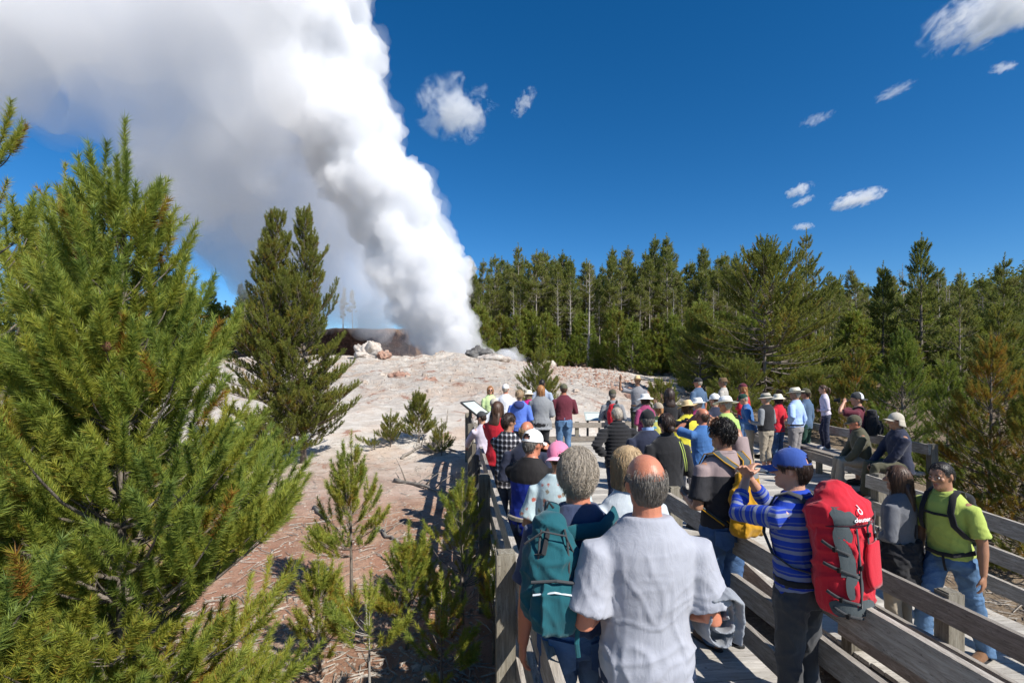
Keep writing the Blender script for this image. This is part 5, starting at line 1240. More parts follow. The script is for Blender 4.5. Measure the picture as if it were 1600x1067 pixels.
# teal rucksack
r, f0, a = carried(pb, 'backpack', 'teal school style backpack hanging low on the navy T-shirted man', 'backpack', (-.10, -.22, 1.2))
f = lambda v: f0((v[0] - (.035 if v[1] < -.15 else 0), v[1], v[2] + (.15 if v[1] < -.17 and v[2] < 1.39 else .0)))
pack_body(f, (-.12, -.225, 1.155), (.25, .21, .45), pb, 'main_sack', 'pack_teal', r, .009, wr=.012, top=.55, bot=1.02)
pack_body(f, (-.11, -.315, 1.02), (.21, .10, .22), pb, 'front_pocket', 'pack_teal', r, .008, wr=.008, top=.85)
b = MB()
b.tube([f((-.205, -.36, 1.085)), f((-.12, -.375, 1.10)), f((-.02, -.355, 1.075))], [(.006, .004)] * 3, 6); obj('zip', b, C['ox_grey'], r)
b = MB(); b.tube([f((-.235, -.30, 1.27)), f((-.16, -.335, 1.33)), f((-.07, -.33, 1.31)), f((-.01, -.27, 1.18)), f((-.0, -.27, 1.06))], [(.005, .004)] * 5, 6); obj('zip', b, C['charcoal_fabric'], r)
for xs_ in (-.062, .066):
    b = MB(); b.tube([f((-.12 + xs_ * k2_, -.225 - .104 * k2_ * math.sqrt(1 - (xs_ / .125) ** 2) - .012, z_)) for z_, k2_ in ((.95, .98), (1.02, 1), (1.12, 1), (1.2, .98), (1.28, .9), (1.33, .75))], [.005] * 6, 6); obj('piping', b, C['charcoal_fabric'], r)
b = MB(); b.tube([f((-.21, -.345, 1.13)), f((-.11, -.372, 1.145)), f((-.01, -.345, 1.12))], [(.007, .006)] * 3, 6); obj('seam', b, C['charcoal_fabric'], r)
b = MB(); b.tube([f((-.20, -.29, 1.22)), f((-.16, -.34, 1.24)), f((-.13, -.28, 1.33)), f((-.115, -.20, 1.36))], [(.014, .004)] * 4, 8, side=(1, 0, 0)); b.tube([f((-.13, -.165, 1.53)), f((-.12, -.168, 1.555)), f((-.10, -.165, 1.53))], [.006] * 3, 6); obj('top_strap', b, C['black_fabric'], r)
b = MB(); b.tube([f((-.015, -.30, .93)), f((-.02, -.31, .86)), f((-.012, -.30, .80))], [(.010, .003)] * 3, 6); obj('strap_end', b, C['pack_teal'], r)
b = MB(); b.tube([f((-.14, -.165, 1.46)), f((-.135, -.12, 1.49)), f((-.125, -.06, 1.515)), f((-.12, .03, 1.50)), f((-.12, .12, 1.40)), f((-.16, .10, 1.22)), f((-.20, -.02, 1.08)), f((-.18, -.13, 1.0))], [(.034, .009)] * 8, 8, side=(1, 0, 0)); obj('shoulder_strap', b, C['pack_teal'], r, sm=True)
b = MB(); b.tube([f((-.085, -.168, 1.40)), f((.0, -.16, 1.42)), f((.085, -.135, 1.425)), f((.165, -.06, 1.475)), f((.185, .03, 1.455)), f((.17, .10, 1.36))], [(.036, .009)] * 6, 8, side=(.5, 0, -.8)); obj('shoulder_strap', b, C['pack_teal'], r, sm=True)
# mustard drawstring bag
r, f, a = carried(pf, 'backpack', 'mustard yellow drawstring backpack on the charcoal polo shirt', 'backpack', (.05, -.2, 1.2))
pack_body(f, (.05, -.195, 1.14), (.30, .17, .48), pf, 'main_sack', 'mustard', r, .011, wr=.012, top=.60, bot=.95)
b = MB()
for k_ in range(10):
    an_ = k_ * .63; b.tube([f((.05 + .03 * math.cos(an_), -.20 + .03 * math.sin(an_), 1.38)), f((.05 + .075 * math.cos(an_), -.20 + .055 * math.sin(an_), 1.35)), f((.05 + .085 * math.cos(an_), -.20 + .065 * math.sin(an_), 1.29))], [.016, .019, .008], 7, rounded=True)
obj('gathered_top', remesh_bm(b, .010, 1, 'gathered_top'), C['mustard'], r)
b = MB(); b.box(f((.055, -.275, 1.36)), (.05, .02, .035)); obj('toggle', b, M['buckle'], r)
b = MB(); strip(b, [f((.12, -.285, 1.10)), f((.13, -.29, 1.0)), f((.11, -.28, .96))], .006, .003); obj('pull_tab', b, M['white_mark'], r)
for sx in (-1, 1):
    b = MB(); pts = [(.05 + sx * .03, -.16, 1.385), (.03 + sx * .085, -.12, 1.44), (sx * .10, -.05, 1.50), (sx * .105, .05, 1.475), (sx * .115, .12, 1.36), (sx * .15, .10, 1.22), (sx * .185, .0, 1.08), (.05 + sx * .12, -.14, .97)]
    b.tube([f(p) for p in pts], [(.032, .005)] * 8, 8, side=(1, 0, 0)); so2 = obj('shoulder_strap', b, C['pack_grey'], r, sm=True)
    b = MB()
    for e_ in (-.034, .034): b.tube([f((p[0] + e_, p[1] - .004, p[2] + .003)) for p in pts], [.005] * 8, 6)
    obj('strap_edging', b, C['mustard'], so2)
# black pack, red and grey pack, lime man's pack
r, f, a = carried(pw, 'backpack', 'black backpack worn by the photographer in the mesh cap', 'backpack', (0, -.22, 1.2))
pack_body(f, (0, -.215, 1.20), (.33, .22, .50), pw, 'main_sack', 'black_fabric', r, .014); pack_body(f, (0, -.33, 1.12), (.25, .08, .26), pw, 'front_pocket', 'black_fabric', r, .014); straps(pw, r, a, 'black_fabric')
b = MB(); b.box(f((-.04, -.33, 1.32)), (.05, .012, .03)); obj('badge', b, M['white_mark'], r)
r, f, a = carried(qe, 'backpack', 'red and grey backpack on the grey shirted man near the ranger', 'backpack', (0, -.2, 1.2))
pack_body(f, (0, -.205, 1.20), (.31, .20, .48), qe, 'main_sack', 'red_fabric', r, .016); pack_body(f, (.04, -.25, 1.24), (.22, .18, .40), qe, 'front_pocket', 'pack_grey', r, .016); straps(qe, r, a, 'black_fabric')
r, f, a = carried(pi_, 'backpack', 'slim black backpack worn by the lime polo man', 'backpack', (0, -.2, 1.2))
pack_body(f, (0, -.195, 1.20), (.29, .17, .46), pi_, 'main_sack', 'black_fabric', r, .013); straps(pi_, r, a, 'black_fabric', .026, .026)
b = MB(); b.tube([f((-.13, .125, 1.33)), f((0, .16, 1.335)), f((.13, .125, 1.33))], [(.012, .004)] * 3, 8, side=(0, 0, 1)); obj('chest_strap', b, C['black_fabric'], r)
b = MB(); b.tube([f((-.19, .0, .995)), f((-.11, .145, .985)), f((0, .165, .98)), f((.11, .145, .985)), f((.19, .0, .995))], [(.020, .006)] * 5, 8, side=(0, 0, 1)); b.tube([f((-.04, .165, .98)), f((-.045, .17, .90)), f((-.05, .165, .84))], [(.012, .003)] * 3, 6); obj('hip_belt', b, C['black_fabric'], r)
# neck camera straps
b = MB(); U = ph.U; b.tube([U((.06, -.115, 1.30)), U((.03, -.13, 1.20)), U((.02, -.135, 1.08))], [(.026, .006)] * 3, 8, side=(1, 0, 0)); obj('camera_strap', b, C['black_fabric'], ph.o, sm=True)
b = MB(); U = pj.U; b.tube([U((.10, -.09, 1.46)), U((.12, -.13, 1.36)), U((.14, -.14, 1.24)), U((.16, -.12, 1.14))], [(.006, .004)] * 4, 6, side=(1, 0, 0)); b.tube([U((.125, -.09, 1.46)), U((.145, -.125, 1.36)), U((.165, -.135, 1.24)), U((.18, -.11, 1.14))], [(.005, .004)] * 4, 6, side=(1, 0, 0)); obj('camera_strap', b, C['lime_polo'], pj.o, sm=True)
# ------------------------------------------------------------------ conifers
def needle_mat(name, stops, transl=.45, var=.35):
    k = N(name); t = k.n("ShaderNodeAttribute", attribute_name='tint').outputs['Fac']
    c = k.ramp(t, stops)
    n = k.noise(k.pos(), .8, 2)
    c = k.mix(k.math('MULTIPLY', n, .35), c, [v * .55 for v in stops[-2][1]])
    d = k.pbsdf(c, .55, None, .35)
    tr = k.n("ShaderNodeBsdfTranslucent", {'Color': c}).outputs[0]
    mx = k.n("ShaderNodeMixShader", {0: transl}); k.t.links.new(d, mx.inputs[1]); k.t.links.new(tr, mx.inputs[2])
    return k.fin(mx.outputs[0])
NM_near = needle_mat('pine_needles_near', [(0, (.36, .14, .03)), (.08, (.44, .26, .04)), (.16, (.44, .40, .05)), (.34, (.42, .43, .065)), (.6, (.29, .36, .06)), (1, (.125, .21, .06))])
NM_mid = needle_mat('pine_needles_dull', [(0, (.26, .13, .03)), (.08, (.30, .20, .035)), (.2, (.32, .31, .05)), (.5, (.23, .255, .048)), (1, (.115, .155, .04))])
NM_forest = needle_mat('pine_needles_forest', [(0, (.34, .30, .2)), (.12, (.29, .27, .10)), (.3, (.29, .30, .06)), (.6, (.20, .235, .05)), (1, (.11, .15, .04))])
NM_lush = needle_mat('pine_needles_bright', [(0, (.22, .13, .03)), (.10, (.2, .17, .03)), (.3, (.29, .33, .05)), (.6, (.21, .275, .043)), (1, (.11, .17, .04))])
NM_gold = needle_mat('pine_needles_golden', [(0, (.46, .18, .03)), (.14, (.46, .24, .035)), (.30, (.32, .28, .045)), (.6, (.165, .21, .035)), (1, (.075, .125, .032))])
def bark(name, a, b_):
    k = N(name); p = k.pos(True); n = k.noise(k.map(p, scale=(6, 6, 1.6)), 6, 5, .7)
    return k.fin(k.pbsdf(k.ramp(n, [(.3, a), (.7, b_)]), .9, k.bump(n, .012), .15))
BK = bark('pine_bark', (.085, .065, .05), (.26, .225, .19)); BK_pale = bark('pale_dead_bark', (.20, .18, .155), (.42, .39, .35))

def needles(shoots, n, nl, nw, seed, a0=54, tintvar=.13):
    """shoots: rows (px,py,pz, dx,dy,dz, len, tint) -> verts, faces, tint for a mesh of single needles"""
    rg = np.random.default_rng(seed); S = np.asarray(shoots, np.float64); m = len(S)
    P0 = np.repeat(S[:, :3], n, 0); D = np.repeat(S[:, 3:6], n, 0); Ln = np.repeat(S[:, 6], n); T = np.repeat(S[:, 7], n); K = m * n
    D /= np.linalg.norm(D, axis=1, keepdims=True)
    ref = np.where(np.abs(D[:, 2:3]) < .9, np.array([[0, 0, 1.0]]), np.array([[1.0, 0, 0]]))
    A = np.cross(D, ref); A /= np.linalg.norm(A, axis=1, keepdims=True); B = np.cross(D, A)
    t = rg.random(K); az = rg.random(K) * 2 * np.pi; al = np.radians(a0 + 12 * rg.standard_normal(K)) * (1.0 - .32 * t)
    rad = A * np.cos(az)[:, None] + B * np.sin(az)[:, None]
    base = P0 + D * (Ln * t)[:, None]
    d = D * np.cos(al)[:, None] + rad * np.sin(al)[:, None]
    l = nl * rg.uniform(.7, 1.12, K)
    tip = base + d * l[:, None]; tip[:, 2] -= .06 * l
    sd_ = np.cross(d, rg.standard_normal((K, 3))); sd_ /= np.linalg.norm(sd_, axis=1, keepdims=True)
    w_ = (nw * rg.uniform(.7, 1.2, K) / 2)[:, None]
    vs = np.empty((K, 3, 3)); vs[:, 0] = base - sd_ * w_; vs[:, 1] = base + sd_ * w_; vs[:, 2] = tip
    tn = np.clip(T + tintvar * rg.standard_normal(K) + .10 * (t - .5), 0, 1)
    return vs.reshape(-1, 3), np.arange(K * 3), tn
def pine(seed, H, rad, crown0=.06, gap=.22, nb=5, shoot=.14, sper=1.0, el=(58, 6), curve=.35, trunk_r=None, shape=None, dead=.06, foliage=.42, bend=.03, twig_w=.006, gapy=.0, leader=True, tone=.5, open_=0.0, tscale=1.0, seg=7, inner=1.0, upb=.35):
    """skeleton of a pine: returns bark MB and the list of needle shoots"""
    r_ = random.Random(seed); tr = trunk_r or H * .012; b = MB(); sh = []
    shape = shape or (lambda t: min(1, .06 + 1.15 * t) * (1 - .25 * max(0, t - .75) * 4))
    bx, by = r_.uniform(-1, 1) * bend * H, r_.uniform(-1, 1) * bend * H
    axis = lambda z: Vector((bx * math.sin(z / H * 2.6), by * math.sin(z / H * 2.2), z))
    nz = max(5, int(H / .5))
    b.tube([axis(H * i / nz) for i in range(nz + 1)], [max(.004, tr * (1 - .93 * i / nz)) * (1.25 if i == 0 else 1) for i in range(nz + 1)], seg)
    z = H * (1 - .02)
    if leader:
        for k_ in range(4): sh.append((*axis(H - shoot * .8 * (k_ + .4)), r_.uniform(-.08, .08), r_.uniform(-.08, .08), 1, shoot * 1.15, tone + r_.uniform(-.05, .1)))
    z = H - shoot * 2.0
    while z > H * crown0:
        t = (H - z) / (H * (1 - crown0)); R_ = rad * shape(t)
        for k_ in range(nb if t > .22 or H > 5 else max(3, nb - 2)):
            if r_.random() < open_: continue
            az = r_.uniform(0, 6.283); L = R_ * r_.uniform(.55, 1.12)
            if gapy and r_.random() < gapy: L *= .5
            e0 = R(lerp(el[0], el[1], min(1, t * 1.15)) + r_.uniform(-10, 10))
            zz = z + r_.uniform(-.4, .4) * gap * (H / 4 if H < 4 else 1) * .5
            p = axis(zz); h = Vector((math.cos(az), math.sin(az), 0)); n_ = 5; pts = [p]; e = e0
            for i in range(n_):
                d = h * math.cos(e) + Vector((0, 0, math.sin(e))); p = p + d * (L / n_); pts.append(p); e += curve / n_ * 1.6; h = (h + Vector((r_.uniform(-.12, .12), r_.uniform(-.12, .12), 0))).normalized()
            br = max(twig_w * .5, min(tr * .34, L * .014))
            b.tube(pts, [lerp(br, twig_w * .4, i / n_) for i in range(n_ + 1)], 5, cap=False)
            isdead = r_.random() < dead * (.3 + 1.4 * t)
            if isdead: continue
            bt = tone + r_.uniform(-.20, .20)
            def at(f):
                f = max(0, min(.999, f)) * n_; i = int(f); return pts[i].lerp(pts[i + 1], f - i), (pts[i + 1] - pts[i]).normalized()
            fo0 = (1 - foliage) if t > .25 else .1
            _n0 = len(sh)
            ns = max(2, int(L / (shoot * .62) * sper))
            for i in range(ns):
                f = fo0 + (1 - fo0) * (i + r_.random() * .6) / ns
                q, d = at(f); sg = 1 if i % 2 else -1; sv = d.cross(Vector((0, 0, 1)));
                if sv.length < .1: sv = Vector((1, 0, 0))
                sv.normalize(); a_ = R(r_.uniform(32, 62))
                dd = (d * math.cos(a_) + sv * sg * math.sin(a_) + Vector((0, 0, r_.uniform(.05, .55)))).normalized()
                tl = shoot * tscale * (.5 + 1.9 * (1 - f) * min(1, L / (shoot * 5))) * r_.uniform(.6, 1.2)
                q2 = q + dd * tl
                if tl > shoot * .5:
                    b.tube([q, q2], [twig_w * .45, twig_w * .3], 4, cap=False)
                old = .0 if r_.random() > .08 else -.3
                sh.append((*q2, *(dd + Vector((0, 0, upb))), shoot * r_.uniform(.75, 1.2), bt + r_.uniform(-.1, .12)))
                m_ = int(tl / (shoot * .85))
                for j in range(m_):
                    u = (j + .35) / m_
                    if u < .2 or r_.random() > inner: continue
                    s3 = (dd + sv * (r_.choice((-1, 1)) * .8) + Vector((0, 0, r_.uniform(.0, .7)))).normalized()
                    sh.append((*q.lerp(q2, u), *s3, shoot * r_.uniform(.6, 1.0), bt + r_.uniform(-.14, .08) + old))
                    if r_.random() < .35: sh.append((*q.lerp(q2, u), *dd, shoot * .9, bt - .20 + old))
            q, d = at(.999); sh.append((*q, *(d + Vector((0, 0, .3))), shoot * 1.15, bt + .08))
            q, d = at(.90); sh.append((*q, *d, shoot * 1.0, bt))
            for i_ in range(_n0, len(sh)):
                if r_.random() < .035: sh[i_] = sh[i_][:7] + (r_.uniform(-.05, .12),)
        z -= gap * r_.uniform(.75, 1.25)
    return b, sh
def pine_obj(name, label, loc, b, sh, n, nl, nw, mat, seed, group=None, bk=None, cat='tree', cones=0, a0=54):
    root = empty(name, loc); tag(root, label, cat, group)
    obj('trunk', b, bk or BK, root, sm=True)
    v, f, t = needles(sh, n, nl, nw, seed, a0); me = np_mesh('crown', v, f, 3, t); obj('crown', me, mat, root)
    if cones:
        r_ = random.Random(seed)
        for s_ in r_.sample(sh, cones):
            c = MB(); p = Vector(s_[:3]); c.ball((0, 0, 0), (.019, .019, .027), 9, 7, M=Matrix.Translation(p + Vector((0, 0, .01))) @ Matrix.Rotation(r_.uniform(-.8, .8), 4, 'X')); obj('cone', c, C['brown_boot'] if False else CONE, root, sm=True)
    return root
CONE = solid('pine_cone', (.16, .075, .045), .8, 160, .006)
def zbase(x, y):
    """distance at which the ground is seen at pixel (x, y)"""
    Z = 2.5; prev = None
    while Z < 140:
        g = 578 + 800 * (CAMZ - ground_base((x - 800) / 800 * Z, Z)) / Z
        if g <= y: return Z
        Z += .1 + Z * .006
    return 140
def gp(x, Z, sink=.05):
    X = (x - 800) / 800 * Z; return Vector((X, Z, ground(X, Z) - sink))

# the big young pine at the left
shp = lambda t: min(1, .05 + .95 * (t / .52) ** .95) if t < .52 else 1.0
b, sh = pine(21, 3.80, .76, crown0=.02, gap=.115, nb=8, shoot=.20, sper=2.1, inner=.2, upb=.55, tscale=.5, el=(46, 4), curve=.36, trunk_r=.036, shape=shp, foliage=.92, dead=.02, tone=.52, bend=.012, twig_w=.007)
near_shoots = len(sh)
pine_obj('pine_tree', 'tall bright green young pine filling the left side, nearest to us, with a pointed leader', gp(196, 2.35), b, sh, 340, .047, .0034, NM_near, 3, cones=26, a0=50)
b, sh = pine(22, 4.35, .85, crown0=.1, gap=.16, nb=6, shoot=.20, sper=1.8, inner=.12, upb=.7, tscale=.45, el=(50, 5), curve=.4, trunk_r=.045, shape=shp, foliage=.6, dead=.12, tone=.42, bend=.01, twig_w=.007)
pine_obj('pine_tree', 'pine with bare lower branches cut off by the left edge of the photo', gp(-14, 3.05), b, sh, 230, .053, .0038, NM_near, 4, cones=8)
b, sh = pine(23, 2.9, .75, crown0=.1, gap=.15, nb=6, shoot=.20, sper=1.8, inner=.12, upb=.7, tscale=.45, el=(45, 5), curve=.4, trunk_r=.04, shape=shp, foliage=.7, dead=.05, tone=.6, bend=.01, twig_w=.007)
pine_obj('pine_tree', 'bluish green low pine whose needles reach in at the lower left edge', gp(-260, 1.75), b, sh, 280, .053, .0032, NM_near, 5)
b, sh = pine(24, 4.3, 1.0, crown0=.08, gap=.16, nb=6, shoot=.21, sper=1.8, inner=.12, upb=.7, tscale=.45, el=(50, 5), curve=.4, trunk_r=.05, shape=shp, foliage=.7, dead=.08, tone=.30, bend=.01, twig_w=.007)
pine_obj('pine_tree', 'yellowish pine just behind the big left pine', gp(95, 4.1), b, sh, 180, .056, .0048, NM_near, 6)
# the twin stemmed pine
shp2 = lambda t: min(1, .10 + 1.2 * t) if t < .75 else 1.0
for i, (px, H, lb, sd_) in enumerate(((436, 7.0, 'left stem of the pair of dull green pines standing close together mid left', 31), (474, 7.15, 'right stem of the pair of dull green pines, spreading towards the white slope', 35))):
    b, sh = pine(sd_, H, 1.95, crown0=.06, gap=.22, nb=6, shoot=.16, sper=1.5, inner=.5, upb=1.0, tscale=1.0, el=(50, 6), curve=.40, trunk_r=.08, shape=shp2, foliage=.82, dead=.05, tone=.46, bend=.01, twig_w=.011, gapy=.2)
    pine_obj('pine_tree', lb, gp(px, 14.2 + i * .25), b, sh, 62, .078, .0110, NM_mid, 40 + i, a0=46)
# saplings by the boardwalk and on the slope
SAP = [
    (550, 692, 948, 58, 'NL', 'slim young pine with bare lower trunk standing alone on the reddish soil', dict(crown0=.25, open_=.25)),
    (722, 752, 975, 70, 'NL', 'young pine with a sunlit bright tip beside the left railing', dict(crown0=.1, open_=.3, sper=.8)),
    (636, 835, 1020, 58, 'NL', 'small young pine between the alone standing pine and the railing', dict(crown0=.2)),
    (578, 922, 1150, 62, 'NL', 'sapling with a bare whitish stem at the bottom edge', dict(crown0=.52)),
    (690, 925, 1100, 55, 'NL', 'shaded sapling at the bottom edge close to the railing', dict(crown0=.15, open_=.45, sper=.7)),
    (772, 868, 1040, 42, 'NL', 'shaded sapling tight against the left railing posts', dict(crown0=.2, open_=.45, sper=.7)),
    (500, 880, 1060, 55, 'NL', 'low sapling touching the right side of the big left pine', dict(crown0=.1)),
    (655, 612, 692, 28, 'NM', 'small pine on the white slope beside the dead grey stump', dict(crown0=.1)),
    (610, 646, 700, 24, 'NM', 'sparse yellowish sapling on the slope left of the small pine', dict(crown0=.05, open_=.3)),
    (690, 662, 712, 18, 'NM', 'thin dark shrub like sapling between stump and railing', dict(crown0=.1, open_=.3)),
    (585, 680, 702, 26, 'NM', 'low scrubby sapling at the foot of the white slope', dict(crown0=.0)),
    (843, 547, 655, 42, 'NM', 'dense little pine on the white slope behind the maroon shirt', dict(crown0=.04)),
    (1034, 596, 672, 42, 'NM', 'open grey green sapling just right of the ranger', dict(crown0=.05, open_=.15)),
    (1112, 610, 660, 30, 'NM', 'low dark bush behind the slate blue shirt', dict(crown0=.0)),
]
for i, (x, yt, yb, rp, kind, lb, kw) in enumerate(SAP):
    Z = zbase(x, yb); loc = gp(x, Z, .02); H = (CAMZ - (yt - 578) / 800 * Z) - loc.z; rad = rp / 800 * Z
    near_ = kind == 'NL'
    o_ = dict(gap=max(.10, H * .055), nb=5 if near_ else 6, shoot=.17 if near_ else max(.18, H * .065), sper=1.6, inner=.1, upb=.6, tscale=.55, el=(60, 12), curve=.4, trunk_r=H * .009 + .006, shape=lambda t: min(1, .12 + 1.2 * t), foliage=.75, dead=.08, tone=.40, bend=.02, twig_w=.007); o_.update(kw)
    b, sh = pine(60 + i, H, rad, **o_)
    pine_obj('pine_sapling', lb, loc, b, sh, 150 if Z < 8 else 80, .054 if Z < 8 else .066, .0048 if Z < 8 else .0085, NM_near if near_ else NM_mid, 70 + i, cat='sapling', bk=BK_pale if i == 3 else None)
# trees at the right
broad = lambda t: min(1, .10 + 1.25 * t ** .9) if t < .8 else 1 - (t - .8) * 1.2
RT = [
    (1196, 390, 612, 33, 138, 'NM', 'broad rounded pine with heavy low limbs, the largest at the right', dict(gap=.42, nb=8, shoot=.50, foliage=.72, shape=broad, el=(48, -10), curve=.35, sper=2.0, tone=.42), 26, .17, .034),
    (1546, 522, 885, 8.3, 92, 'NG', 'open golden flecked young pine by the lower boardwalk railing', dict(gap=.17, nb=8, shoot=.17, foliage=.6, el=(50, 2), curve=.38, crown0=.12, tone=.33), 60, .058, .0042),
    (1412, 512, 790, 15, 74, 'NG2', 'dense dark green pyramid shaped pine behind the bench sitters', dict(gap=.2, nb=7, shoot=.22, foliage=.75, el=(55, 4), curve=.38, tone=.6, crown0=.03), 40, .075, .0085),
    (1336, 548, 760, 20, 62, 'NG', 'golden tinged young pine left of the dark pyramid shaped pine', dict(gap=.22, nb=7, shoot=.24, foliage=.75, el=(55, 6), curve=.38, tone=.38, crown0=.03), 36, .085, .011),
    (1480, 560, 850, 11.5, 70, 'NG2', 'bushy green pine squeezed between the dark pyramid and the golden flecked pine', dict(gap=.18, nb=7, shoot=.18, foliage=.75, el=(50, 6), curve=.38, tone=.5, crown0=.03), 44, .066, .0065),
    (1610, 600, 900, 7.6, 90, 'NG', 'yellow green pine at the right edge below the tall pines', dict(gap=.17, nb=8, shoot=.17, foliage=.65, el=(50, 6), curve=.38, tone=.42, crown0=.03), 60, .058, .0045),
    (1265, 575, 720, 22, 60, 'NM', 'low spreading young pine behind the light blue shirt', dict(gap=.22, nb=8, shoot=.26, foliage=.8, el=(45, 4), curve=.38, tone=.4, crown0=.0), 34, .095, .013),
    (1165, 560, 660, 26, 60, 'NM', 'dark bushy pine under the broad pine behind the back row', dict(gap=.24, nb=8, shoot=.30, foliage=.8, el=(45, 4), curve=.38, tone=.5, crown0=.0), 32, .11, .016),
    (1095, 480, 600, 38, 60, 'NM', 'bushy olive pine to the left of the broad pine', dict(gap=.36, nb=8, shoot=.42, foliage=.75, el=(50, 4), curve=.38, tone=.45, crown0=.0), 26, .16, .03),
    (1440, 372, 640, 40, 50, 'NF', 'tallest ragged pine at the right, with a lopsided crown', dict(gap=.42, nb=6, shoot=.50, foliage=.6, el=(45, -6), curve=.38, tone=.5, crown0=.2, gapy=.35), 28, .18, .034),
    (1378, 415, 640, 42, 42, 'NF', 'tall dark pine left of the tallest ragged pine', dict(gap=.40, nb=6, shoot=.46, foliage=.65, el=(45, -4), curve=.38, tone=.5, crown0=.12, gapy=.3), 28, .17, .034),
    (1258, 364, 620, 48, 36, 'NF', 'grey green thin topped pine rising behind the broad pine', dict(gap=.55, nb=5, shoot=.52, foliage=.55, el=(40, -4), curve=.38, tone=.22, crown0=.3, gapy=.4), 24, .2, .036),
    (1500, 440, 680, 30, 50, 'NF', 'dull pine with dead grey branches right of the tallest pine', dict(gap=.40, nb=5, shoot=.38, foliage=.5, el=(35, -4), curve=.38, tone=.35, crown0=.15, gapy=.3, dead=.3), 26, .14, .026),
    (1572, 402, 660, 36, 46, 'NF', 'tall pine with a spiky top near the right edge', dict(gap=.42, nb=5, shoot=.44, foliage=.55, el=(40, -4), curve=.38, tone=.4, crown0=.2, gapy=.3, dead=.2), 26, .16, .03),
    (1560, 470, 740, 19, 70, 'NM', 'bushy olive pine behind the golden flecked young pine', dict(gap=.26, nb=7, shoot=.28, foliage=.7, el=(45, 2), curve=.38, tone=.45, crown0=.03), 32, .10, .014),
]
MT = dict(NM=NM_mid, NG=NM_gold, NG2=NM_lush, NF=NM_forest)
for i, (x, yt, yb, Z, rp, mt, lb, kw, n, nl, nw) in enumerate(RT):
    loc = gp(x, Z, .1); H = (CAMZ - (yt - 578) / 800 * Z) - loc.z
    kw = dict(dict(trunk_r=H * .013, bend=.01, twig_w=.009 if Z < 25 else .014, sper=1.9, inner=.12, upb=.5, tscale=.6, dead=.08), **kw)
    b, sh = pine(100 + i, H, rp / 800 * Z, **kw); pine_obj('pine_tree', lb, loc, b, sh, int(n * 2.3), nl * .9, nw, MT[mt], 130 + i, a0=48)

# ------------------------------------------------------------------ the forest wall: individual trees sharing a few meshes
BK_f = bark('forest_bark', (.15, .13, .11), (.38, .34, .30))
def variant(seed, H, rad, kw, n, nl, nw, mat, bk=BK_f):
    b, sh = pine(seed, H, rad, **kw); tm = b.mesh('trunk', True); tm.materials.append(bk)
    v, f, t = needles(sh, n, nl, nw, seed); cm = np_mesh('crown', v, f, 3, t); cm.materials.append(mat); return tm, cm
tallk = dict(gap=.62, nb=5, shoot=.55, foliage=.6, el=(40, -8), curve=.5, crown0=.36, gapy=.25, dead=.2, sper=1.35, trunk_r=.15, twig_w=.035, bend=.012, seg=6)
bushk = dict(gap=.42, nb=7, shoot=.50, foliage=.75, el=(50, 4), curve=.5, crown0=.02, gapy=.1, dead=.05, sper=1.2, trunk_r=.10, twig_w=.03, seg=6)
TALL = [variant(200 + i, 16, rw.uniform(1.5, 2.2), dict(tallk, tone=(.45, .55, .35, .6, .4, .5, .28)[i], crown0=(.45, .35, .55, .4, .5, .3, .45)[i]), 24, .36, .06, NM_forest) for i in range(7)]
BUSH = [variant(220 + i, 6, rw.uniform(1.3, 1.7), dict(bushk, tone=(.3, .38, .25, .45)[i]), 26, .28, .05, NM_lush) for i in range(4)]
SNAG = [variant(240 + i, 13, 1.2, dict(tallk, dead=.93, crown0=.25, tone=.05), 8, .2, .04, NM_forest, BK_pale) for i in range(2)]
rf = random.Random(77); FC = 0
def plant(kind, x, Z, yt=None, H=None, lb='', grp=''):
    global FC
    loc = gp(x, Z, .2); base = {'t': (TALL, 16), 'b': (BUSH, 6), 's': (SNAG, 13)}[kind]
    if H is None: H = (CAMZ - (yt - 578) / 800 * Z) - loc.z
    tm, cm = rf.choice(base[0]); s = H / base[1]; root = bpy.data.objects.new('pine_tree', None); COL.objects.link(root); root.location = loc
    w2 = s * rf.uniform(.85, 1.2) if kind != 'b' else s * rf.uniform(.9, 1.3)
    root.rotation_euler = (rf.gauss(0, .015), rf.gauss(0, .015), rf.uniform(0, 6.28)); root.scale = (w2, w2, s); tag(root, lb, 'tree', grp)
    for nm, me in (('trunk', tm), ('crown', cm)):
        o = bpy.data.objects.new(nm, me); COL.objects.link(o); o.parent = root
    FC += 1
g1 = 'tall lodgepole pines of the forest wall'; l1 = 'tall slender lodgepole pine in the forest wall behind the geyser basin'
g2 = 'young pines along the foot of the forest'; l2 = 'bright green young pine at the foot of the forest wall'
g3 = 'dead grey trunks in the forest'; l3 = 'bare grey dead trunk among the forest pines'
topl = [(735, 405), (770, 400), (803, 385), (850, 392), (880, 395), (912, 408), (960, 388), (985, 390), (1020, 372), (1040, 368), (1070, 410), (1110, 385), (1150, 400), (1210, 410), (1300, 430), (1330, 420), (1390, 430), (1470, 425), (1560, 415), (1660, 410)]
def topy(x): return float(np.interp(x, [t[0] for t in topl], [t[1] for t in topl]))
for (x, y) in topl: plant('t', x + rf.uniform(-4, 4), rf.uniform(78, 96) if x < 1160 else rf.uniform(60, 90), yt=y, lb=l1, grp=g1)
for i in range(130):
    x = 728 + (i + rf.random()) / 130 * 440; Z = rf.uniform(74, 108); plant('t', x, Z, yt=topy(x) + rf.uniform(4, 60), lb=l1, grp=g1)
for i in range(42):
    x = 1150 + (i + rf.random()) / 42 * 500; Z = rf.uniform(52, 110); plant('t', x, Z, yt=topy(x) + rf.uniform(4, 50), lb=l1, grp=g1)
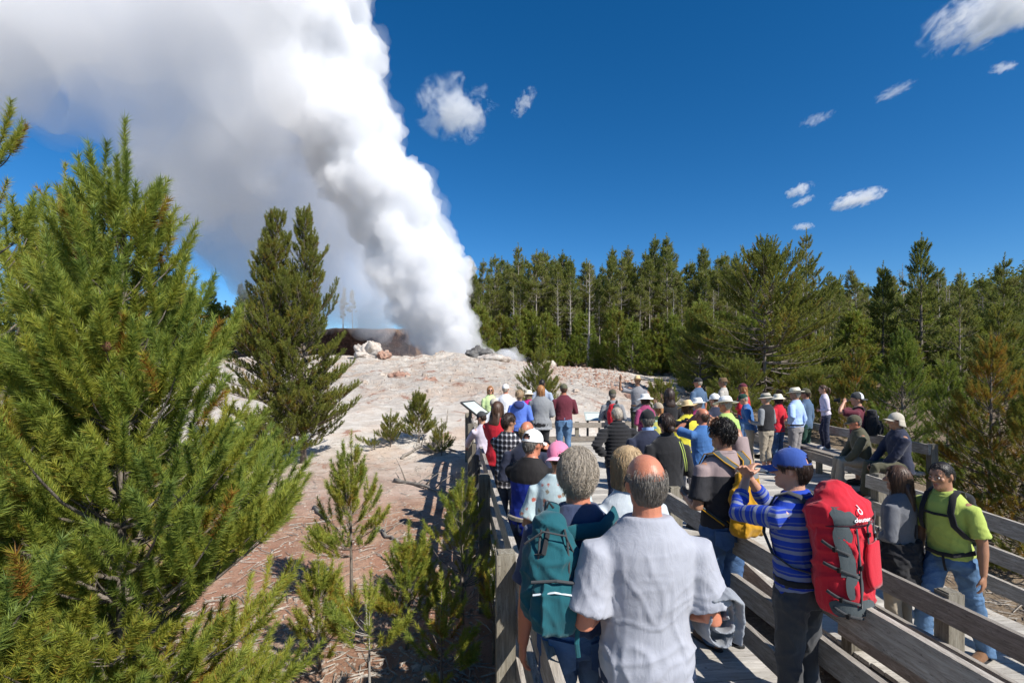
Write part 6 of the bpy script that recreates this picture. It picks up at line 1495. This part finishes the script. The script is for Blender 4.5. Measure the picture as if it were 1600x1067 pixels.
for i in range(34):
    x = rf.uniform(230, 470) if i < 28 else rf.uniform(470, 560); plant('t' if i % 2 else 'b', x, rf.uniform(84, 112), yt=rf.uniform(436, 480), lb='dark pine far behind the drifting steam at the left', grp='dark pines behind the steam')
for i in range(40):
    x = 742 + (i + rf.random()) / 40 * 360; Z = rf.uniform(66, 76) - max(0, x - 900) * .07; plant('b', x, Z, H=rf.uniform(3.5, 8.5), lb=l2, grp=g2)
for i in range(34):
    x = 1060 + (i + rf.random()) / 34 * 560; Z = rf.uniform(36, 56); plant('b', x, Z, H=rf.uniform(4, 8), lb='young pine filling the undergrowth below the tall right hand pines', grp='young pines under the right hand trees')
for i in range(14): plant('s', rf.uniform(740, 1600), rf.uniform(66, 80), yt=rf.uniform(410, 470), lb=l3, grp=g3)

# ------------------------------------------------------------------ distant hill with its forest
def hill_z(x, y):
    a = math.atan2(x, y); return 3 + 64 * smooth(.40, .98, a) * smooth(150, 360, y) + 10 * smooth(.1, .5, a) * smooth(120, 220, y) + 3 * fbm(x, y, .02)
vs = []; q = []; nx_, ny_ = 90, 60
for j in range(ny_ + 1):
    y = 120 + 480 * (j / ny_) ** 1.2
    for i in range(nx_ + 1):
        x = y * lerp(-.75, 1.8, i / nx_); vs.append((x, y, hill_z(x, y) - 6 * (j == 0)))
for j in range(ny_):
    for i in range(nx_): a = j * (nx_ + 1) + i; q += [a, a + 1, a + nx_ + 2, a + nx_ + 1]
k = N('hill_soil'); HM_ = k.fin(k.pbsdf(k.mix(k.noise(k.pos(), .08, 5), (.05, .06, .025), (.13, .11, .07)), .9))
me = np_mesh('hills', vs, q, 4); me.polygons.foreach_set('use_smooth', [True] * len(me.polygons)); tag(obj('hills', me, HM_), kind='structure')
rg = np.random.default_rng(9); rows = []
for _ in range(420):
    y = rg.uniform(108, 150); x = y * rg.uniform(-.12, 1.05); z0 = ground_base(x, y); h = rg.uniform(11, 17); tn = rg.uniform(.3, .85)
    for j in range(26):
        f = (j + .5) / 26; az = rg.uniform(0, 6.28); rr_ = 1.7 * (1 - f) + .35; rows.append((x, y, z0 + h * (.04 + .93 * f), math.cos(az), math.sin(az), .25, rr_, tn))
for _ in range(2600):
    y = rg.uniform(165, 520); u = rg.uniform(-.15, 1.5); x = y * u; h = rg.uniform(8, 16); z0 = hill_z(x, y); tn = rg.uniform(.25, .85)
    for j in range(9):
        f = (j + .5) / 9; az = rg.uniform(0, 6.28); rr_ = 2.0 * (1 - f) + .3
        rows.append((x, y, z0 + h * (.12 + .85 * f), math.cos(az), math.sin(az), .15, rr_, tn))
v, f, t = needles(rows, 9, 1.3, .55, 5, 50); me = np_mesh('distant_forest', v, f, 3, t)
tag(obj('distant_forest', me, NM_forest), 'dark conifer forest covering the distant hill at the right', 'forest', kind='stuff')
print('FOREST', FC, 'near shoots', near_shoots)
# ------------------------------------------------------------------ rocks, dead wood and litter
def rock(label, x, y, Z, size, mat, seed, sink=.25, rz=0, zoff=0):
    X = (x - 800) / 800 * Z; loc = Vector((X, Z, ground(X, Z) - size[2] * sink + zoff)); b = MB(); b.ball((0, 0, size[2] * .5), (size[0] / 2, size[1] / 2, size[2] / 2), 56, 36)
    me = b.mesh('boulder', True); co = get_co(me); no = get_no(me); d = np.array([mnoise.fractal(Vector(c) / max(size) * 3.2 + Vector((seed * 5.1, 0, 0)), 1, 2, 5) for c in co]); set_co(me, co + no * (d * .42 * min(size))[:, None])
    return tag(obj('boulder', me, mat, loc=loc), label, 'rock')
def rockmat(name, a, b_, c_):
    k = N(name); p = k.pos(); n = k.noise(p, 1.4, 7, .68); c = k.ramp(n, [(.3, a), (.5, b_), (.68, c_)]); return k.fin(k.pbsdf(c, .9, k.bump(k.noise(p, 5, 7, .7), .12), .15))
RK_w = rockmat('pale_rock', (.22, .16, .13), (.46, .41, .36), (.60, .56, .51)); RK_g = rockmat('dark_grey_rock', (.07, .065, .06), (.13, .125, .12), (.22, .21, .20)); RK_r = rockmat('red_rock', (.22, .11, .08), (.37, .23, .17), (.52, .43, .36))
rock('large whitish boulder on the crest at the left of the plume', 577, 562, 52, (2.9, 2.2, 1.9), RK_w, 1)
rock('red brown stone leaning on the whitish boulder', 600, 566, 51, (1.2, 1.0, 1.1), RK_r, 2)
rock('dark grey rock mound at the vent right at the foot of the plume', 746, 560, 52, (2.6, 2.0, 1.3), RK_g, 3)
rock('flat grey ledge sloping down right of the vent', 772, 566, 50, (3.4, 2.0, .7), RK_w, 4)
rock('red stone half sunk in the middle of the white slope', 624, 602, 34, (1.4, .9, .5), RK_r, 5, .55)
rock('small red stone right of the half sunk red stone', 672, 612, 31, (.9, .7, .4), RK_r, 6, .55)
rock('pale rounded boulder at the foot of the forest', 848, 549, 66, (2.6, 2.0, 1.5), RK_w, 7)
rock('low orange stained stone behind the ranger', 1008, 584, 30, (2.6, 1.2, .7), RK_r, 10, .4)
RK_s = rockmat('small_stone', (.28, .21, .17), (.45, .37, .30), (.58, .51, .44))
WD = M['dead_wood'] = wood('dead_grey_wood', (0, 0, 0), base=(.20, .175, .15), light=(.42, .39, .35), stretch=(3, 3, 3))
rl = random.Random(8)
def log(label, pix, rad, seed, br=3, lift=.0):
    pts = []
    for (x, y) in pix:
        Z = zbase(x, y); X = (x - 800) / 800 * Z; pts.append(Vector((X, Z, ground(X, Z) + rad * .7 + lift)))
    r_ = random.Random(seed); o = pts[0].copy(); fine = []
    for a, c in zip(pts[:-1], pts[1:]):
        for i in range(4): q = a.lerp(c, i / 4); fine.append(q + Vector((r_.uniform(-1, 1), r_.uniform(-1, 1), r_.uniform(-.3, .6))) * rad * .6)
    fine.append(pts[-1]); b = MB(); n = len(fine)
    b.tube([p - o for p in fine], [rad * lerp(1, .45, i / (n - 1)) * r_.uniform(.85, 1.15) for i in range(n)], 8)
    for _ in range(br):
        i = r_.randrange(1, n - 1); d = Vector((r_.uniform(-1, 1), r_.uniform(-1, 1), r_.uniform(.2, 1))).normalized(); L = rad * r_.uniform(5, 14); p = fine[i] - o
        b.tube([p, p + d * L * .5, p + d * L + Vector((r_.uniform(-.1, .1), 0, -.1)) * L], [rad * .35, rad * .22, rad * .08], 5)
    return tag(obj('fallen_log', b, WD, loc=o, sm=True), label, 'log')
log('long fallen grey log pointing to the railing in the open dirt', [(618, 754), (650, 758), (705, 778)], .055, 1, 5)
log('pale bare branch lying left of the grey stump', [(626, 718), (650, 704), (672, 696)], .05, 2, 4)
log('short dark log on the reddish soil beside the alone standing pine', [(492, 798), (505, 812), (515, 818)], .05, 3, 2)
log('thin branch on the dirt right of the alone standing pine', [(590, 830), (606, 842), (622, 856)], .04, 4, 4)
log('tangled grey deadwood behind the slate blue shirt', [(1072, 604), (1095, 598), (1128, 590)], .14, 5, 9)
log('bleached log under the dark bushes at the back of the crowd', [(1062, 592), (1088, 594), (1120, 604)], .12, 6, 6)
Z = zbase(682, 706); b = MB(); X = (682 - 800) / 800 * Z; r_ = random.Random(4)
b.tube([(0, 0, -.1), (0, 0, .15), (.02, 0, .45), (.05, .02, .75)], [.22, .17, .12, .05], 10)
for k_ in range(7):
    an_ = k_ * .9; b.tube([(0, 0, .08), (math.cos(an_) * .3, math.sin(an_) * .3, .12), (math.cos(an_) * .62, math.sin(an_) * .6, .0 + .25 * (k_ % 3))], [.08, .05, .015], 6)
b.tube([(.05, .02, .7), (.30, .1, .9), (.34, .1, 1.3)], [.04, .03, .012], 6)
tag(obj('stump', b, WD, loc=(X, Z, ground(X, Z)), sm=True), 'weathered grey stump with broken roots beside the far left railing', 'stump')
# litter: twigs, needles and pebbles
def scatter(name, n, kind, mat, label, seed, area):
    rg = np.random.default_rng(seed); vs = []; fs = []
    for _ in range(n):
        while True:
            y = 4.0 + 13 * rg.random() ** 1.6 if area == 'left' else rg.uniform(3.5, 10)
            x = rg.uniform(-1.05 * y, .30 - .11 * y) if area == 'left' else rg.uniform(5.9, 10) - .11 * y
            if area == 'left' or x < y * 1.05: break
        z = ground(x, y); o = len(vs)
        if kind == 'twig':
            a = rg.uniform(0, 6.28); L = rg.uniform(.05, .30) * (1 if rg.random() < .8 else 2); w_ = rg.uniform(.003, .009); d = np.array([math.cos(a), math.sin(a), rg.normal(0, .08)]); s_ = np.array([-d[1], d[0], 0])
            p = np.array([x, y, z + .012]); c = p + d * L * .5 + s_ * L * rg.normal(0, .08); e = p + d * L
            for q_, ww in ((p, w_), (c, w_ * .9), (e, w_ * .4)):
                vs += [tuple(q_ - s_ * ww), tuple(q_ + np.array([0, 0, ww * 1.5])), tuple(q_ + s_ * ww)]
            for j in (0, 3): fs += [(o + j, o + j + 1, o + j + 4, o + j + 3), (o + j + 1, o + j + 2, o + j + 5, o + j + 4)]
        else:
            r_ = rg.uniform(.006, .028) * (1 if rg.random() < .95 else 2.2); sx, sy, sz = r_ * rg.uniform(.7, 1.3), r_ * rg.uniform(.7, 1.3), r_ * rg.uniform(.4, .8); a = rg.uniform(0, 6.28)
            ring = [(math.cos(a + k_ * 1.2566) * sx * rg.uniform(.8, 1.2), math.sin(a + k_ * 1.2566) * sy * rg.uniform(.8, 1.2)) for k_ in range(5)]
            vs += [(x + u, y + v, z - .01) for u, v in ring] + [(x + u * .8, y + v * .8, z + sz * rg.uniform(.5, .8)) for u, v in ring] + [(x, y, z + sz)]
            for k_ in range(5): k2 = (k_ + 1) % 5; fs += [(o + k_, o + k2, o + 5 + k2, o + 5 + k_), (o + 5 + k_, o + 5 + k2, o + 10)]
    b = MB(); b.v = vs; b.f = [list(f_) for f_ in fs]; b.m = [0] * len(fs)
    tag(obj(name, b, mat), label, 'litter' if kind == 'twig' else 'pebbles', kind='stuff')
scatter('forest_litter', 3600, 'twig', WD, 'twigs and needles scattered on the dirt left of the boardwalk', 1, 'left')
scatter('pebbles', 5200, 'peb', RK_s, 'small stones scattered on the dirt left of the boardwalk', 2, 'left')
scatter('undergrowth_litter', 900, 'twig', WD, 'twigs on the ground right of the lower boardwalk', 3, 'right')

# rubble on the mound
rg = np.random.default_rng(12); b = MB()
for _ in range(760):
    y = rg.uniform(24, 56); u = rg.normal(-.08, .13); x = y * u
    if u > .2 or u < -.42: continue
    r_ = rg.uniform(.02, .09) * (1 if rg.random() < .9 else 2.4); z = ground(x, y); o = len(b.v); a = rg.uniform(0, 6.28)
    ring = [(math.cos(a + k_ * 1.047) * r_ * rg.uniform(.7, 1.4), math.sin(a + k_ * 1.047) * r_ * rg.uniform(.7, 1.2)) for k_ in range(6)]
    b.v += [(x + p, y + q_, z - .03) for p, q_ in ring] + [(x + p * .75, y + q_ * .75, z + r_ * rg.uniform(.4, .8)) for p, q_ in ring] + [(x, y, z + r_ * .8)]
    for k_ in range(6): k2 = (k_ + 1) % 6; b.f += [[o + k_, o + k2, o + 6 + k2, o + 6 + k_], [o + 6 + k_, o + 6 + k2, o + 12]]; b.m += [0, 0]
tag(obj('rubble', b, RK_s), 'loose stones strewn over the white geyser mound', 'stones', kind='stuff')

b = MB()
for _ in range(1300):
    y = rg.uniform(33, 56); u = rg.normal(.17, .06) - (y - 45) * .006; x = y * u; r_ = rg.uniform(.03, .11) * (1 if rg.random() < .95 else 2.0); z = ground(x, y); o = len(b.v); a = rg.uniform(0, 6.28)
    ring = [(math.cos(a + k_ * 1.047) * r_ * rg.uniform(.7, 1.4), math.sin(a + k_ * 1.047) * r_ * rg.uniform(.7, 1.2)) for k_ in range(6)]
    b.v += [(x + p, y + q_, z - .05) for p, q_ in ring] + [(x + p * .75, y + q_ * .75, z + r_ * rg.uniform(.4, .8)) for p, q_ in ring] + [(x, y, z + r_ * .8)]
    for k_ in range(6): k2 = (k_ + 1) % 6; b.f += [[o + k_, o + k2, o + 6 + k2, o + 6 + k_], [o + 6 + k_, o + 6 + k2, o + 12]]; b.m += [0, 0]
tag(obj('brown_rubble', b, RK_r), 'red brown rubble along the edge of the white apron below the young pines', 'stones', kind='stuff')
